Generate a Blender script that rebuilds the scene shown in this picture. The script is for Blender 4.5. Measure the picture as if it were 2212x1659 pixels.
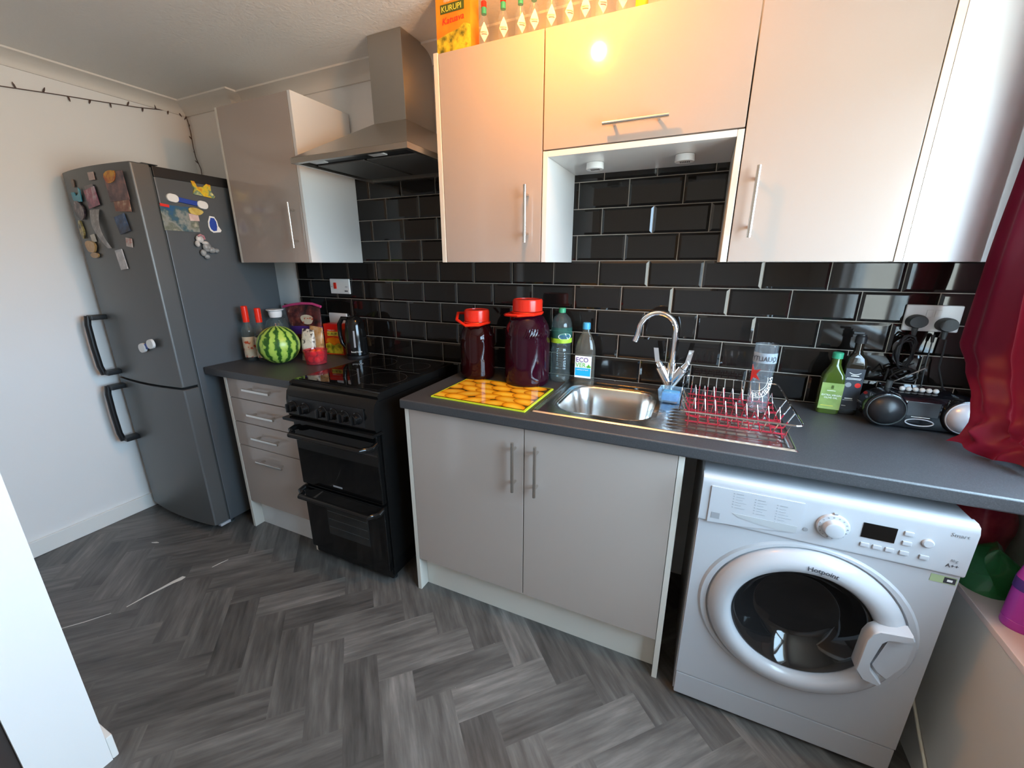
import bpy, bmesh, math, random
from mathutils import Vector, Matrix
random.seed(7)
for o in list(bpy.data.objects): bpy.data.objects.remove(o)
S = bpy.context.scene
COL = S.collection
PI = math.pi

# ------------------------------------------------------------------ camera, sky, lamp, exposure
cd = bpy.data.cameras.new('camera'); cam = bpy.data.objects.new('camera', cd); COL.objects.link(cam)
R0 = (0.9116907877, 0.410876977, 0.0001318618)
R1 = (0.1162098699, -0.2575492818, -0.9592515887)
R2 = (-0.394100432, 0.8745561602, -0.2825533087)
mw = Matrix(((R0[0], -R1[0], -R2[0], 0.40479), (R0[1], -R1[1], -R2[1], -1.79821), (R0[2], -R1[2], -R2[2], 1.42893), (0, 0, 0, 1)))
cam.matrix_world = mw
cd.sensor_fit = 'HORIZONTAL'; cd.sensor_width = 36.0; cd.lens = 882.203 / 2212 * 36; cd.clip_start = 0.02
S.camera = cam
S.view_settings.view_transform = 'Standard'; S.view_settings.look = 'None'
S.view_settings.gamma = 1; S.view_settings.use_curve_mapping = False
S.view_settings.exposure = 0.08

W = bpy.data.worlds.new('sky'); S.world = W; W.use_nodes = True
wn = W.node_tree; wn.nodes.clear()
wo = wn.nodes.new('ShaderNodeOutputWorld'); wb = wn.nodes.new('ShaderNodeBackground')
wc = wn.nodes.new('ShaderNodeTexCoord'); ws = wn.nodes.new('ShaderNodeSeparateXYZ'); wr = wn.nodes.new('ShaderNodeValToRGB')
wn.links.new(wc.outputs['Generated'], ws.inputs[0]); wn.links.new(ws.outputs['Z'], wr.inputs[0])
SKY = [(0.0, (0.31, 0.34, 0.33)), (0.05, (0.40, 0.57, 0.74)), (0.30, (0.36, 0.53, 0.70)), (0.75, (0.43, 0.63, 0.82))]
while len(wr.color_ramp.elements) < len(SKY): wr.color_ramp.elements.new(0.5)
for e_, (p_, c_) in zip(wr.color_ramp.elements, SKY): e_.position = p_; e_.color = (*c_, 1)
wn.links.new(wr.outputs[0], wb.inputs[0]); wb.inputs[1].default_value = 40.0
wn.links.new(wb.outputs[0], wo.inputs[0])

WIN = (-1.85, -0.40, 1.0, 1.97)           # window opening in the right wall: y0 y1 z0 z1
pl = bpy.data.lights.new('window_portal', 'AREA'); pl.shape = 'RECTANGLE'; pl.size = WIN[1] - WIN[0]; pl.size_y = WIN[3] - WIN[2]
po = bpy.data.objects.new('window_portal', pl); COL.objects.link(po)
po.location = (1.40, (WIN[0] + WIN[1]) / 2, (WIN[2] + WIN[3]) / 2); po.rotation_euler = (PI / 2, 0, PI / 2)
pl.cycles.is_portal = True

bl = bpy.data.lights.new('ceiling_bulb', 'POINT'); bl.energy = 19.5; bl.color = (1.0, 0.39, 0.045); bl.shadow_soft_size = 0.03
bo = bpy.data.objects.new('ceiling_bulb', bl); COL.objects.link(bo); bo.location = (-0.045, -0.66, 2.19)

# ------------------------------------------------------------------ materials
def nodes_of(m):
    m.use_nodes = True; nt = m.node_tree; return nt, nt.nodes['Principled BSDF']
def rgb(c): return (c[0], c[1], c[2], 1)
def pbr(name, col, rough=0.5, metal=0, spec=0.5, coat=0, trans=0, ior=1.45, alpha=1, sheen=0):
    m = bpy.data.materials.new(name); nt, b = nodes_of(m)
    b.inputs['Base Color'].default_value = rgb(col); b.inputs['Roughness'].default_value = rough
    b.inputs['Metallic'].default_value = metal; b.inputs['Specular IOR Level'].default_value = spec
    b.inputs['Coat Weight'].default_value = coat; b.inputs['Coat Roughness'].default_value = 0.04
    b.inputs['Transmission Weight'].default_value = trans; b.inputs['IOR'].default_value = ior
    b.inputs['Alpha'].default_value = alpha; b.inputs['Sheen Weight'].default_value = sheen
    return m
def coords(nt, kind='Object', scale=(1, 1, 1)):
    t = nt.nodes.new('ShaderNodeTexCoord'); mp = nt.nodes.new('ShaderNodeMapping'); mp.inputs['Scale'].default_value = scale
    nt.links.new(t.outputs[kind], mp.inputs[0]); return mp.outputs[0]
def noise(nt, vec, scale, detail=4, rough=0.55):
    n = nt.nodes.new('ShaderNodeTexNoise'); n.inputs['Scale'].default_value = scale; n.inputs['Detail'].default_value = detail
    n.inputs['Roughness'].default_value = rough; nt.links.new(vec, n.inputs['Vector']); return n.outputs[0]
def ramp(nt, fac, stops, interp='LINEAR'):
    r = nt.nodes.new('ShaderNodeValToRGB'); r.color_ramp.interpolation = interp
    el = r.color_ramp.elements
    while len(el) < len(stops): el.new(0.5)
    for e, (p, c) in zip(el, stops): e.position = p; e.color = rgb(c)
    nt.links.new(fac, r.inputs[0]); return r.outputs[0]
def bump(nt, b, h, strength, dist=0.001):
    n = nt.nodes.new('ShaderNodeBump'); n.inputs['Strength'].default_value = strength; n.inputs['Distance'].default_value = dist
    nt.links.new(h, n.inputs['Height']); nt.links.new(n.outputs[0], b.inputs['Normal'])
def noisy(name, stops, scale, rough=0.5, kind='Object', vs=(1, 1, 1), detail=4, metal=0, bmp=0, interp='LINEAR', coat=0, bscale=None, bdist=0.001):
    m = pbr(name, (1, 1, 1), rough, metal, coat=coat); nt, b = nodes_of(m)
    v = coords(nt, kind, vs); n = noise(nt, v, scale, detail)
    nt.links.new(ramp(nt, n, stops, interp), b.inputs['Base Color'])
    if bmp: bump(nt, b, noise(nt, v, bscale or scale, 3), bmp, bdist)
    return m
def glassy(name, tint=(1, 1, 1), rough=0.02, ior=1.45, dens=0.0, body=(1, 1, 1)):
    """thin clear wall: tinted see-through plus Fresnel gloss (dens mixes in some of the body colour)"""
    m = bpy.data.materials.new(name); m.use_nodes = True; nt = m.node_tree; nt.nodes.clear()
    out = nt.nodes.new('ShaderNodeOutputMaterial'); tr = nt.nodes.new('ShaderNodeBsdfTransparent'); gl = nt.nodes.new('ShaderNodeBsdfGlossy')
    mx = nt.nodes.new('ShaderNodeMixShader')
    tr.inputs[0].default_value = rgb(tint); gl.inputs[0].default_value = (1, 1, 1, 1); gl.inputs['Roughness'].default_value = rough
    lw = nt.nodes.new('ShaderNodeLayerWeight'); lw.inputs[0].default_value = 0.5
    pw = nt.nodes.new('ShaderNodeMath'); pw.operation = 'POWER'; pw.inputs[1].default_value = 5; nt.links.new(lw.outputs['Facing'], pw.inputs[0])
    f0 = ((ior - 1) / (ior + 1)) ** 2
    fm = nt.nodes.new('ShaderNodeMath'); fm.operation = 'MULTIPLY_ADD'; fm.inputs[1].default_value = 1 - f0; fm.inputs[2].default_value = f0
    nt.links.new(pw.outputs[0], fm.inputs[0]); nt.links.new(fm.outputs[0], mx.inputs[0])
    base = tr.outputs[0]
    if dens:
        df = nt.nodes.new('ShaderNodeBsdfDiffuse'); df.inputs[0].default_value = rgb(body)
        m2 = nt.nodes.new('ShaderNodeMixShader'); m2.inputs[0].default_value = dens
        nt.links.new(base, m2.inputs[1]); nt.links.new(df.outputs[0], m2.inputs[2]); base = m2.outputs[0]
    nt.links.new(base, mx.inputs[1]); nt.links.new(gl.outputs[0], mx.inputs[2]); nt.links.new(mx.outputs[0], out.inputs[0])
    return m

M = {}
m = M['wall'] = pbr('wall_paint', (0.86, 0.85, 0.83), 0.55); nt, b = nodes_of(m); bump(nt, b, noise(nt, coords(nt), 60, 3), 0.15)
M['rear'] = pbr('rear_wall_paint', (0.76, 0.74, 0.71), 0.7)  # unseen wall; paint lightness set for its bounce into the room
m = M['ceiling'] = pbr('textured_ceiling_paint', (0.84, 0.82, 0.78), 0.7); nt, b = nodes_of(m); bump(nt, b, noise(nt, coords(nt), 75, 4, 0.6), 0.8, 0.004)
M['coving'] = pbr('coving_paint', (0.80, 0.76, 0.70), 0.45)
M['skirting'] = pbr('skirting_gloss_paint', (0.85, 0.84, 0.80), 0.25)
M['gloss'] = pbr('cashmere_gloss_laminate', (0.405, 0.338, 0.298), 0.16, coat=0.35)
M['panel'] = pbr('cream_edge_panel', (0.66, 0.62, 0.55), 0.3)
M['carcass'] = pbr('white_carcass', (0.70, 0.70, 0.69), 0.22)
M['satin'] = pbr('white_satin_panel', (0.78, 0.80, 0.80), 0.6, spec=0.25)
M['steel_bar'] = pbr('brushed_nickel', (0.72, 0.69, 0.65), 0.25, 1)
m = M['steel'] = pbr('brushed_stainless', (0.44, 0.41, 0.37), 0.30, 1)
m = M['sink'] = pbr('stainless_sink', (0.66, 0.64, 0.61), 0.23, 1); nt, b = nodes_of(m); bump(nt, b, noise(nt, coords(nt, 'Object', (1, 30, 30)), 40, 2), 0.05)
M['chrome'] = pbr('chrome', (0.82, 0.82, 0.83), 0.06, 1)
M['tile'] = pbr('black_glazed_tile', (0.009, 0.0075, 0.0065), 0.055, spec=0.5)
M['grout'] = pbr('beige_grout', (0.36, 0.32, 0.27), 0.8)
m = M['worktop'] = noisy('speckled_charcoal_worktop', [(0.35, (0.025, 0.026, 0.029)), (0.62, (0.042, 0.043, 0.047)), (0.8, (0.085, 0.085, 0.09))], 350, 0.50, detail=2, bmp=0.08, bscale=300)
nodes_of(m)[1].inputs['Specular IOR Level'].default_value = 1.0
m = M['fridge'] = pbr('dark_silver_paint', (0.118, 0.120, 0.118), 0.38, 0.35)
m = M['fridge_side'] = pbr('slate_grey_paint', (0.088, 0.096, 0.103), 0.42, 0.1); nt, b = nodes_of(m); bump(nt, b, noise(nt, coords(nt), 500, 2), 0.12)
M['black'] = pbr('black_enamel', (0.006, 0.006, 0.006), 0.12)
M['black_glass'] = pbr('black_glass', (0.004, 0.004, 0.004), 0.03)
M['black_matt'] = pbr('black_plastic', (0.012, 0.012, 0.013), 0.4)
M['dark'] = pbr('dark_grey_plastic', (0.05, 0.055, 0.055), 0.45)
M['white_en'] = pbr('white_enamel', (0.48, 0.475, 0.49), 0.2)
M['white_pl'] = pbr('white_plastic', (0.80, 0.80, 0.78), 0.28)
M['grey_pl'] = pbr('grey_print', (0.30, 0.30, 0.31), 0.5)
M['ring_print'] = pbr('faint_ring_print', (0.07, 0.07, 0.07), 0.4)
M['ink'] = pbr('dark_print', (0.04, 0.04, 0.05), 0.5)
M['white_ink'] = pbr('white_print', (0.85, 0.85, 0.82), 0.5)
M['red_pl'] = pbr('red_plastic', (0.75, 0.022, 0.006), 0.25)
M['red_ink'] = pbr('red_print', (0.75, 0.03, 0.02), 0.4)
M['rack_red'] = pbr('red_rubber_coating', (0.32, 0.012, 0.028), 0.3)
M['glass'] = glassy('clear_glass', (0.94, 0.96, 0.97), dens=0.035, body=(0.8, 0.88, 0.95))
M['bottle'] = glassy('clear_plastic', (0.80, 0.86, 0.85), 0.05, dens=0.05, body=(0.6, 0.7, 0.7))
M['soap'] = glassy('soap_bottle', (0.72, 0.72, 0.66), 0.05, dens=0.12, body=(0.45, 0.42, 0.36))
M['tub'] = glassy('pink_clear_plastic', (0.95, 0.45, 0.48), 0.06, dens=0.16, body=(0.8, 0.12, 0.16))
M['lid_clear'] = glassy('frosted_lid', (0.85, 0.9, 0.95), 0.15, dens=0.3, body=(0.7, 0.8, 0.9))
M['tray_blue'] = glassy('pale_blue_plastic', (.80, .92, 1.0), .12, dens=.14, body=(.55, .78, .95))
M['film'] = glassy('clear_film', (0.9, 0.92, 0.94), 0.12, 1.6)
M['pane'] = glassy('window_glass', (0.97, 0.98, 0.98), 0.0)
M['jar'] = pbr('jar_dark_infusion', (0.016, 0.0013, 0.0018), 0.05, spec=0.35)
M['jar_purple'] = pbr('jar_purple_infusion', (0.020, 0.0013, 0.0065), 0.05, spec=0.35)
M['amber'] = pbr('amber_liquid', (0.16, 0.05, 0.012), 0.12)
M['green_glass'] = pbr('green_oil_bottle', (0.045, 0.075, 0.008), 0.06, coat=0.5)
M['dark_glass'] = pbr('dark_oil_bottle', (0.012, 0.010, 0.006), 0.07, coat=0.4)
M['cola'] = pbr('dark_sauce', (0.012, 0.005, 0.004), 0.1)
M['blue_sp'] = noisy('blue_sponge', [(0.3, (0.05, 0.30, 0.62)), (0.7, (0.14, 0.45, 0.78))], 120, 0.9)
M['blue_cap'] = pbr('blue_cap', (0.06, 0.35, 0.62), 0.35)
M['green_cap'] = pbr('green_cap', (0.04, 0.30, 0.16), 0.35)
M['yellow'] = pbr('yellow_plastic', (0.85, 0.55, 0.02), 0.4)
M['cream_lab'] = pbr('cream_label', (0.74, 0.68, 0.55), 0.55)
M['green_lab'] = noisy('green_label', [(0.35, (0.16, 0.24, 0.05)), (0.65, (0.36, 0.46, 0.14))], 9, 0.5)
M['lime'] = noisy('lime_band', [(0.3, (0.12, 0.30, 0.01)), (0.7, (0.42, 0.62, 0.04))], 30, 0.5)
M['purple_ink'] = pbr('purple_print', (0.09, 0.03, 0.22), 0.5)
M['green_ink'] = pbr('green_print', (0.10, 0.50, 0.06), 0.5)
M['cyan'] = pbr('cyan_print', (0.01, 0.42, 0.75), 0.45)
M['white_lab'] = pbr('white_label', (0.86, 0.85, 0.82), 0.5)
m = M['curtain'] = pbr('burgundy_satin', (0.32, 0.006, 0.045), 0.42, sheen=0.15); nt, b = nodes_of(m); b.inputs['Subsurface Weight'].default_value = 0.0
bump(nt, b, noise(nt, coords(nt, 'Object', (1, 1, 1)), 220, 2), 0.12)
M['purple_bt'] = pbr('purple_bottle', (0.50, 0.05, 0.42), 0.25)
M['magenta'] = pbr('magenta_bottle', (0.62, 0.02, 0.30), 0.28)
M['unit'] = pbr('matt_white_board', (0.62, 0.60, 0.56), 0.5)
M['unit_top'] = pbr('pale_pink_top', (0.72, 0.60, 0.57), 0.45)
M['bag_green'] = glassy('green_film', (0.45, 0.75, 0.5), 0.15, 1.5, dens=0.35, body=(0.06, 0.35, 0.12))
M['bag_red'] = noisy('red_bag', [(0.4, (0.25, 0.01, 0.03)), (0.6, (0.45, 0.05, 0.06))], 14, 0.35)
M['bag_dark'] = pbr('black_bag', (0.012, 0.013, 0.022), 0.4)
M['wire_dark'] = pbr('dark_wire', (0.10, 0.06, 0.05), 0.5)
M['pale'] = pbr('pale_underlay', (0.62, 0.60, 0.55), 0.8)
M['navy'] = pbr('navy_print', (0.02, 0.06, 0.35), 0.4)
M['silver_pl'] = pbr('silver_plastic', (0.62, 0.62, 0.66), 0.3, 0.3)
M['radio'] = pbr('black_piano_plastic', (0.006, 0.007, 0.010), 0.08, coat=0.4)
M['filter'] = pbr('grey_mesh_filter', (0.17, 0.16, 0.15), 0.5, 0.7)
M['lamp_lens'] = pbr('frosted_lens', (0.65, 0.66, 0.66), 0.3)

# herringbone floor: tone per plank (attribute) and grain along each plank (UV in metres)
m = M['floor'] = pbr('grey_oak_vinyl', (0.1, 0.1, 0.1), 0.34); nt, b = nodes_of(m)
uvn = nt.nodes.new('ShaderNodeUVMap'); uvn.uv_map = 'grain'
def mapped(scale):
    mp = nt.nodes.new('ShaderNodeMapping'); mp.inputs['Scale'].default_value = scale; nt.links.new(uvn.outputs[0], mp.inputs[0]); return mp.outputs[0]
g1 = noise(nt, mapped((5, 45, 1)), 1.0, 5, 0.6); g2 = noise(nt, mapped((3.2, 14, 1)), 1.0, 3, 0.5)
mx = nt.nodes.new('ShaderNodeMath'); mx.operation = 'MULTIPLY_ADD'; mx.inputs[1].default_value = 0.55; nt.links.new(g1, mx.inputs[0])
m2 = nt.nodes.new('ShaderNodeMath'); m2.operation = 'MULTIPLY'; m2.inputs[1].default_value = 0.45; nt.links.new(g2, m2.inputs[0]); nt.links.new(m2.outputs[0], mx.inputs[2])
at = nt.nodes.new('ShaderNodeAttribute'); at.attribute_name = 'tone'
ad = nt.nodes.new('ShaderNodeMath'); ad.operation = 'ADD'; nt.links.new(mx.outputs[0], ad.inputs[0]); nt.links.new(at.outputs['Fac'], ad.inputs[1])
nt.links.new(ramp(nt, ad.outputs[0], [(0.26, (0.036, 0.034, 0.032)), (0.46, (0.088, 0.082, 0.076)), (0.60, (0.140, 0.131, 0.121)), (0.72, (0.215, 0.200, 0.183)), (0.85, (0.33, 0.31, 0.285))]), b.inputs['Base Color'])
bump(nt, b, g1, 0.12, 0.002)

# watermelon stripes
m = M['melon'] = pbr('watermelon_rind', (0.2, 0.4, 0.05), 0.3); nt, b = nodes_of(m)
tc = nt.nodes.new('ShaderNodeTexCoord'); sx = nt.nodes.new('ShaderNodeSeparateXYZ'); nt.links.new(tc.outputs['Object'], sx.inputs[0])
a2 = nt.nodes.new('ShaderNodeMath'); a2.operation = 'ARCTAN2'; nt.links.new(sx.outputs['Y'], a2.inputs[0]); nt.links.new(sx.outputs['X'], a2.inputs[1])
nz = noise(nt, coords(nt, 'Object', (1, 1, 0.8)), 38, 3)
s1 = nt.nodes.new('ShaderNodeMath'); s1.operation = 'MULTIPLY_ADD'; s1.inputs[1].default_value = 12; nt.links.new(a2.outputs[0], s1.inputs[0])
s0 = nt.nodes.new('ShaderNodeMath'); s0.operation = 'MULTIPLY'; s0.inputs[1].default_value = 7.0; nt.links.new(nz, s0.inputs[0]); nt.links.new(s0.outputs[0], s1.inputs[2])
sn = nt.nodes.new('ShaderNodeMath'); sn.operation = 'SINE'; nt.links.new(s1.outputs[0], sn.inputs[0])
s2 = nt.nodes.new('ShaderNodeMath'); s2.operation = 'MULTIPLY_ADD'; s2.inputs[1].default_value = 0.5; s2.inputs[2].default_value = 0.5; nt.links.new(sn.outputs[0], s2.inputs[0])
nt.links.new(ramp(nt, s2.outputs[0], [(0.0, (0.42, 0.58, 0.10)), (0.52, (0.32, 0.50, 0.07)), (0.70, (0.05, 0.16, 0.02)), (1.0, (0.02, 0.08, 0.012))]), b.inputs['Base Color'])

# printed fruit chopping board
M['board'] = noisy('fruit_print_ground', [(0.40, (0.06, 0.035, 0.003)), (0.55, (0.16, 0.10, 0.004)), (0.66, (0.55, 0.50, 0.02))], 10, 0.12, coat=0.4)
m = M['fruit_print'] = pbr('yellow_fruit_print', (0.8, 0.5, 0.02), 0.12, coat=0.4); nt, b = nodes_of(m)
at = nt.nodes.new('ShaderNodeAttribute'); at.attribute_name = 'print'; nt.links.new(at.outputs['Color'], b.inputs['Base Color'])
M['board_edge'] = pbr('yellow_green_glass_edge', (0.62, 0.72, 0.03), 0.1)
# packaging prints
M['yerba_top'] = noisy('orange_packet_print', [(0.42, (0.80, 0.20, 0.005)), (0.6, (0.85, 0.33, 0.01))], 6, 0.35)
M['yerba_leaf'] = noisy('leaf_print', [(0.35, (0.09, 0.10, 0.005)), (0.5, (0.55, 0.42, 0.02)), (0.62, (0.75, 0.55, 0.03)), (0.75, (0.20, 0.10, 0.01))], 28, 0.4)
M['box_red'] = noisy('red_packet_print', [(0.4, (0.70, 0.015, 0.01)), (0.6, (0.62, 0.06, 0.008))], 8, 0.35)
M['logo_green'] = pbr('dark_green_print', (0.06, 0.09, 0.01), 0.4)
M['logo_yellow'] = pbr('yellow_print', (0.80, 0.66, 0.08), 0.4)
M['snack'] = noisy('cream_black_packet', [(0.40, (0.04, 0.03, 0.03)), (0.47, (0.70, 0.62, 0.50)), (0.60, (0.72, 0.66, 0.55)), (0.66, (0.10, 0.07, 0.06))], 26, 0.3)
M['snack2'] = noisy('amber_packet', [(0.3, (0.10, 0.05, 0.02)), (0.5, (0.55, 0.28, 0.10)), (0.7, (0.62, 0.45, 0.28))], 22, 0.3)
M['zip_body'] = noisy('chocolate_pouch_print', [(0.36, (0.02, 0.012, 0.012)), (0.52, (0.10, 0.022, 0.022)), (0.66, (0.24, 0.06, 0.04)), (0.76, (0.50, 0.42, 0.30))], 17, 0.22)
M['zip_purple'] = pbr('purple_packet_band', (0.07, 0.025, 0.22), 0.3)
M['zip'] = pbr('pink_zip', (0.62, 0.06, 0.20), 0.3)
M['tom_lab'] = noisy('tomato_print_label', [(0.42, (0.66, 0.60, 0.46)), (0.57, (0.62, 0.52, 0.38)), (0.60, (0.50, 0.07, 0.02)), (0.8, (0.55, 0.10, 0.03))], 32, 0.5)
M['strawb'] = noisy('red_fruit', [(0.4, (0.80, 0.03, 0.02)), (0.7, (0.85, 0.14, 0.04))], 30, 0.3)

# ------------------------------------------------------------------ geometry helpers
def wm(o):
    mt = o.matrix_basis.copy(); p = o.parent
    while p: mt = p.matrix_basis @ mt; p = p.parent
    return mt
def B(): return bmesh.new()
def add_geom(bm, verts, faces, mi=0):
    vs = [bm.verts.new(v) for v in verts]; fs = []
    for f in faces:
        try: fc = bm.faces.new([vs[i] for i in f]); fc.material_index = mi; fs.append(fc)
        except ValueError: pass
    return vs, fs
def box(bm, x0, x1, y0, y1, z0, z1, bev=0, seg=2, mi=0, edges=None):
    vs, fs = add_geom(bm, [(x0, y0, z0), (x1, y0, z0), (x1, y1, z0), (x0, y1, z0), (x0, y0, z1), (x1, y0, z1), (x1, y1, z1), (x0, y1, z1)],
                      [(3, 2, 1, 0), (4, 5, 6, 7), (0, 1, 5, 4), (1, 2, 6, 5), (2, 3, 7, 6), (3, 0, 4, 7)], mi)
    if bev:
        es = set(e for f in fs for e in f.edges)
        r = bmesh.ops.bevel(bm, geom=list(es), offset=bev, segments=seg, profile=0.5, affect='EDGES')
        for f in r['faces']: f.material_index = mi
    return bm
def rings(bm, rs, closed_u=True, cap0=False, cap1=False, mi=0):
    vr = [[bm.verts.new(p) for p in r] for r in rs]; n = len(rs[0])
    for a, c in zip(vr, vr[1:]):
        for i in range(n if closed_u else n - 1):
            j = (i + 1) % n
            f = bm.faces.new((a[i], a[j], c[j], c[i])); f.material_index = mi
    if cap0: f = bm.faces.new(list(reversed(vr[0]))); f.material_index = mi
    if cap1: f = bm.faces.new(vr[-1]); f.material_index = mi
    return vr
def lathe(bm, prof, c=(0, 0, 0), n=32, axis='Z', mi=0, sx=1, sy=1, cap0=True, cap1=True):
    rs = []
    for r, h in prof:
        ring = []
        for i in range(n):
            a = 2 * PI * i / n; u, v = max(r, 1e-4) * math.cos(a) * sx, max(r, 1e-4) * math.sin(a) * sy
            if axis == 'Z': p = (c[0] + u, c[1] + v, c[2] + h)
            elif axis == 'Y': p = (c[0] + u, c[1] + h, c[2] + v)
            else: p = (c[0] + h, c[1] + u, c[2] + v)
            ring.append(p)
        rs.append(ring)
    rings(bm, rs, True, cap0, cap1, mi); return bm
def tube(bm, pts, r, n=8, closed=False, mi=0):
    pts = [Vector(p) for p in pts]; N = len(pts); rs = []
    rad = r if isinstance(r, (list, tuple)) else [r] * N
    up = None
    for i, p in enumerate(pts):
        if closed: t = pts[(i + 1) % N] - pts[i - 1]
        else: t = pts[min(i + 1, N - 1)] - pts[max(i - 1, 0)]
        t.normalize()
        if up is None:
            up = Vector((0, 0, 1)) if abs(t.z) < 0.9 else Vector((1, 0, 0))
        up = (up - t * up.dot(t)).normalized(); sd = t.cross(up)
        rs.append([p + (up * math.cos(2 * PI * k / n) + sd * math.sin(2 * PI * k / n)) * rad[i] for k in range(n)])
    if closed: rs.append(rs[0]); vr = rings(bm, rs[:-1], True, False, False, mi)
    else: vr = rings(bm, rs, True, True, True, mi)
    if closed:
        a, c = vr[-1], vr[0]
        # join the last ring to the first at the best twist
        best = min(range(n), key=lambda k: sum((a[i].co - c[(i + k) % n].co).length for i in range(n)))
        for i in range(n):
            f = bm.faces.new((a[i], a[(i + 1) % n], c[(i + 1 + best) % n], c[(i + best) % n])); f.material_index = mi
    return bm
def prism(bm, poly, axis, a, c, mi=0):
    def P(u, v, h):
        return {'X': (h, u, v), 'Y': (u, h, v), 'Z': (u, v, h)}[axis]
    rings(bm, [[P(u, v, a) for u, v in poly], [P(u, v, c) for u, v in poly]], True, True, True, mi); return bm
def ball(bm, c, rx, ry=None, rz=None, n=24, m=14, mi=0):
    ry = ry or rx; rz = rz or rx
    rs = [[(c[0] + rx * math.sin(PI * j / m) * math.cos(2 * PI * i / n), c[1] + ry * math.sin(PI * j / m) * math.sin(2 * PI * i / n), c[2] - rz * math.cos(PI * j / m)) for i in range(n)] for j in range(1, m)]
    vr = rings(bm, rs, True, False, False, mi)
    b0 = bm.verts.new((c[0], c[1], c[2] - rz)); t0 = bm.verts.new((c[0], c[1], c[2] + rz))
    for i in range(n):
        f = bm.faces.new((b0, vr[0][(i + 1) % n], vr[0][i])); f.material_index = mi
        f = bm.faces.new((t0, vr[-1][i], vr[-1][(i + 1) % n])); f.material_index = mi
    return bm
def rrect(w, h, r, n=5, cx=0, cy=0):
    pts = []
    for sx, sy, a0 in ((1, 1, 0), (-1, 1, PI / 2), (-1, -1, PI), (1, -1, 1.5 * PI)):
        for k in range(n + 1):
            a = a0 + PI / 2 * k / n
            pts.append((cx + sx * (w / 2 - r) + r * math.cos(a), cy + sy * (h / 2 - r) + r * math.sin(a)))
    return pts
def arc(c, r, a0, a1, n, plane='XZ', y=0):
    out = []
    for k in range(n + 1):
        a = a0 + (a1 - a0) * k / n
        out.append((c[0] + r * math.cos(a), y, c[1] + r * math.sin(a)))
    return out
def obj(name, bm, mats, parent=None, label=None, flat=False, ang=38):
    """link one mesh; its vertices are given in world space"""
    bmesh.ops.recalc_face_normals(bm, faces=bm.faces[:])
    if parent is not None: bmesh.ops.transform(bm, matrix=wm(parent).inverted(), verts=bm.verts[:])
    me = bpy.data.meshes.new(name); bm.to_mesh(me); bm.free()
    for q in (mats if isinstance(mats, (list, tuple)) else [mats]): me.materials.append(M[q] if isinstance(q, str) else q)
    if not flat:
        me.polygons.foreach_set('use_smooth', [True] * len(me.polygons)); me.set_sharp_from_angle(angle=math.radians(ang))
    o = bpy.data.objects.new(name, me); COL.objects.link(o)
    if not flat:
        wnm = o.modifiers.new('weighted_normal', 'WEIGHTED_NORMAL'); wnm.keep_sharp = True; wnm.weight = 80
    if parent is not None: o.parent = parent
    if label: o['label'] = label
    return o
def tag(o, label, cat, group=None, kind=None):
    o['label'] = label; o['category'] = cat
    if group: o['group'] = group
    if kind: o['kind'] = kind
    return o
def thing(name, label, cat, loc, group=None, rz=0):
    o = bpy.data.objects.new(name, None); COL.objects.link(o); o.location = loc; o.rotation_euler = (0, 0, rz)
    o.empty_display_size = 0.05
    return tag(o, label, cat, group)
def solo(name, bm, mats, label, cat, group=None, **k):
    """a thing that is a single mesh, origin at its base"""
    xs = [v.co for v in bm.verts]
    lo = [min(v[i] for v in xs) for i in range(3)]; hi = [max(v[i] for v in xs) for i in range(3)]
    loc = Vector(((lo[0] + hi[0]) / 2, (lo[1] + hi[1]) / 2, lo[2]))
    bmesh.ops.translate(bm, vec=-loc, verts=bm.verts[:])
    o = obj(name, bm, mats, **k); o.location = loc
    return tag(o, label, cat, group)
def struct(name, bm, mats, parent=None, label=None, **k):
    o = obj(name, bm, mats, parent, **k)
    if parent is None: o['kind'] = 'structure'; o['label'] = label or name.replace('_', ' '); o['category'] = 'room'
    return o
def bx(*a, **k): return box(B(), *a, **k)
def copy_tree(o, parent=None):
    c = o.copy(); COL.objects.link(c)
    if parent is not None: c.parent = parent
    for ch in list(o.children): copy_tree(ch, c)
    return c
def letters(name, s, size, mat, parent, origin, xd, ud, shear=0, bend=None, sx=1.0, lift=0.0006, arcfn=None):
    """raised print: text as a mesh, lower left at origin, running along xd, up along ud; bend=(centre xy, radius) wraps it on a vertical cylinder"""
    cu = bpy.data.curves.new('t', 'FONT'); cu.body = s; cu.size = size; cu.extrude = 0.0003; cu.shear = shear; cu.resolution_u = 2
    to = bpy.data.objects.new('t', cu); COL.objects.link(to)
    bpy.context.view_layer.update()
    me = bpy.data.meshes.new_from_object(to.evaluated_get(bpy.context.evaluated_depsgraph_get()))
    bpy.data.objects.remove(to); bpy.data.curves.remove(cu)
    bm = B(); bm.from_mesh(me); bpy.data.meshes.remove(me)
    xd = Vector(xd).normalized(); ud = Vector(ud).normalized(); nd = xd.cross(ud); o = Vector(origin)
    for v in bm.verts:
        x, y, z = v.co.x * sx, v.co.y, v.co.z + lift
        if arcfn: p = arcfn(x, y, z)
        elif bend:
            c, r, a0 = bend; a = a0 + x / r
            p = Vector((c[0] + (r + z) * math.cos(a), c[1] + (r + z) * math.sin(a), o.z + y))
        else: p = o + xd * x + ud * y + nd * z
        v.co = p
    return obj(name, bm, mat, parent, flat=True)
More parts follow.
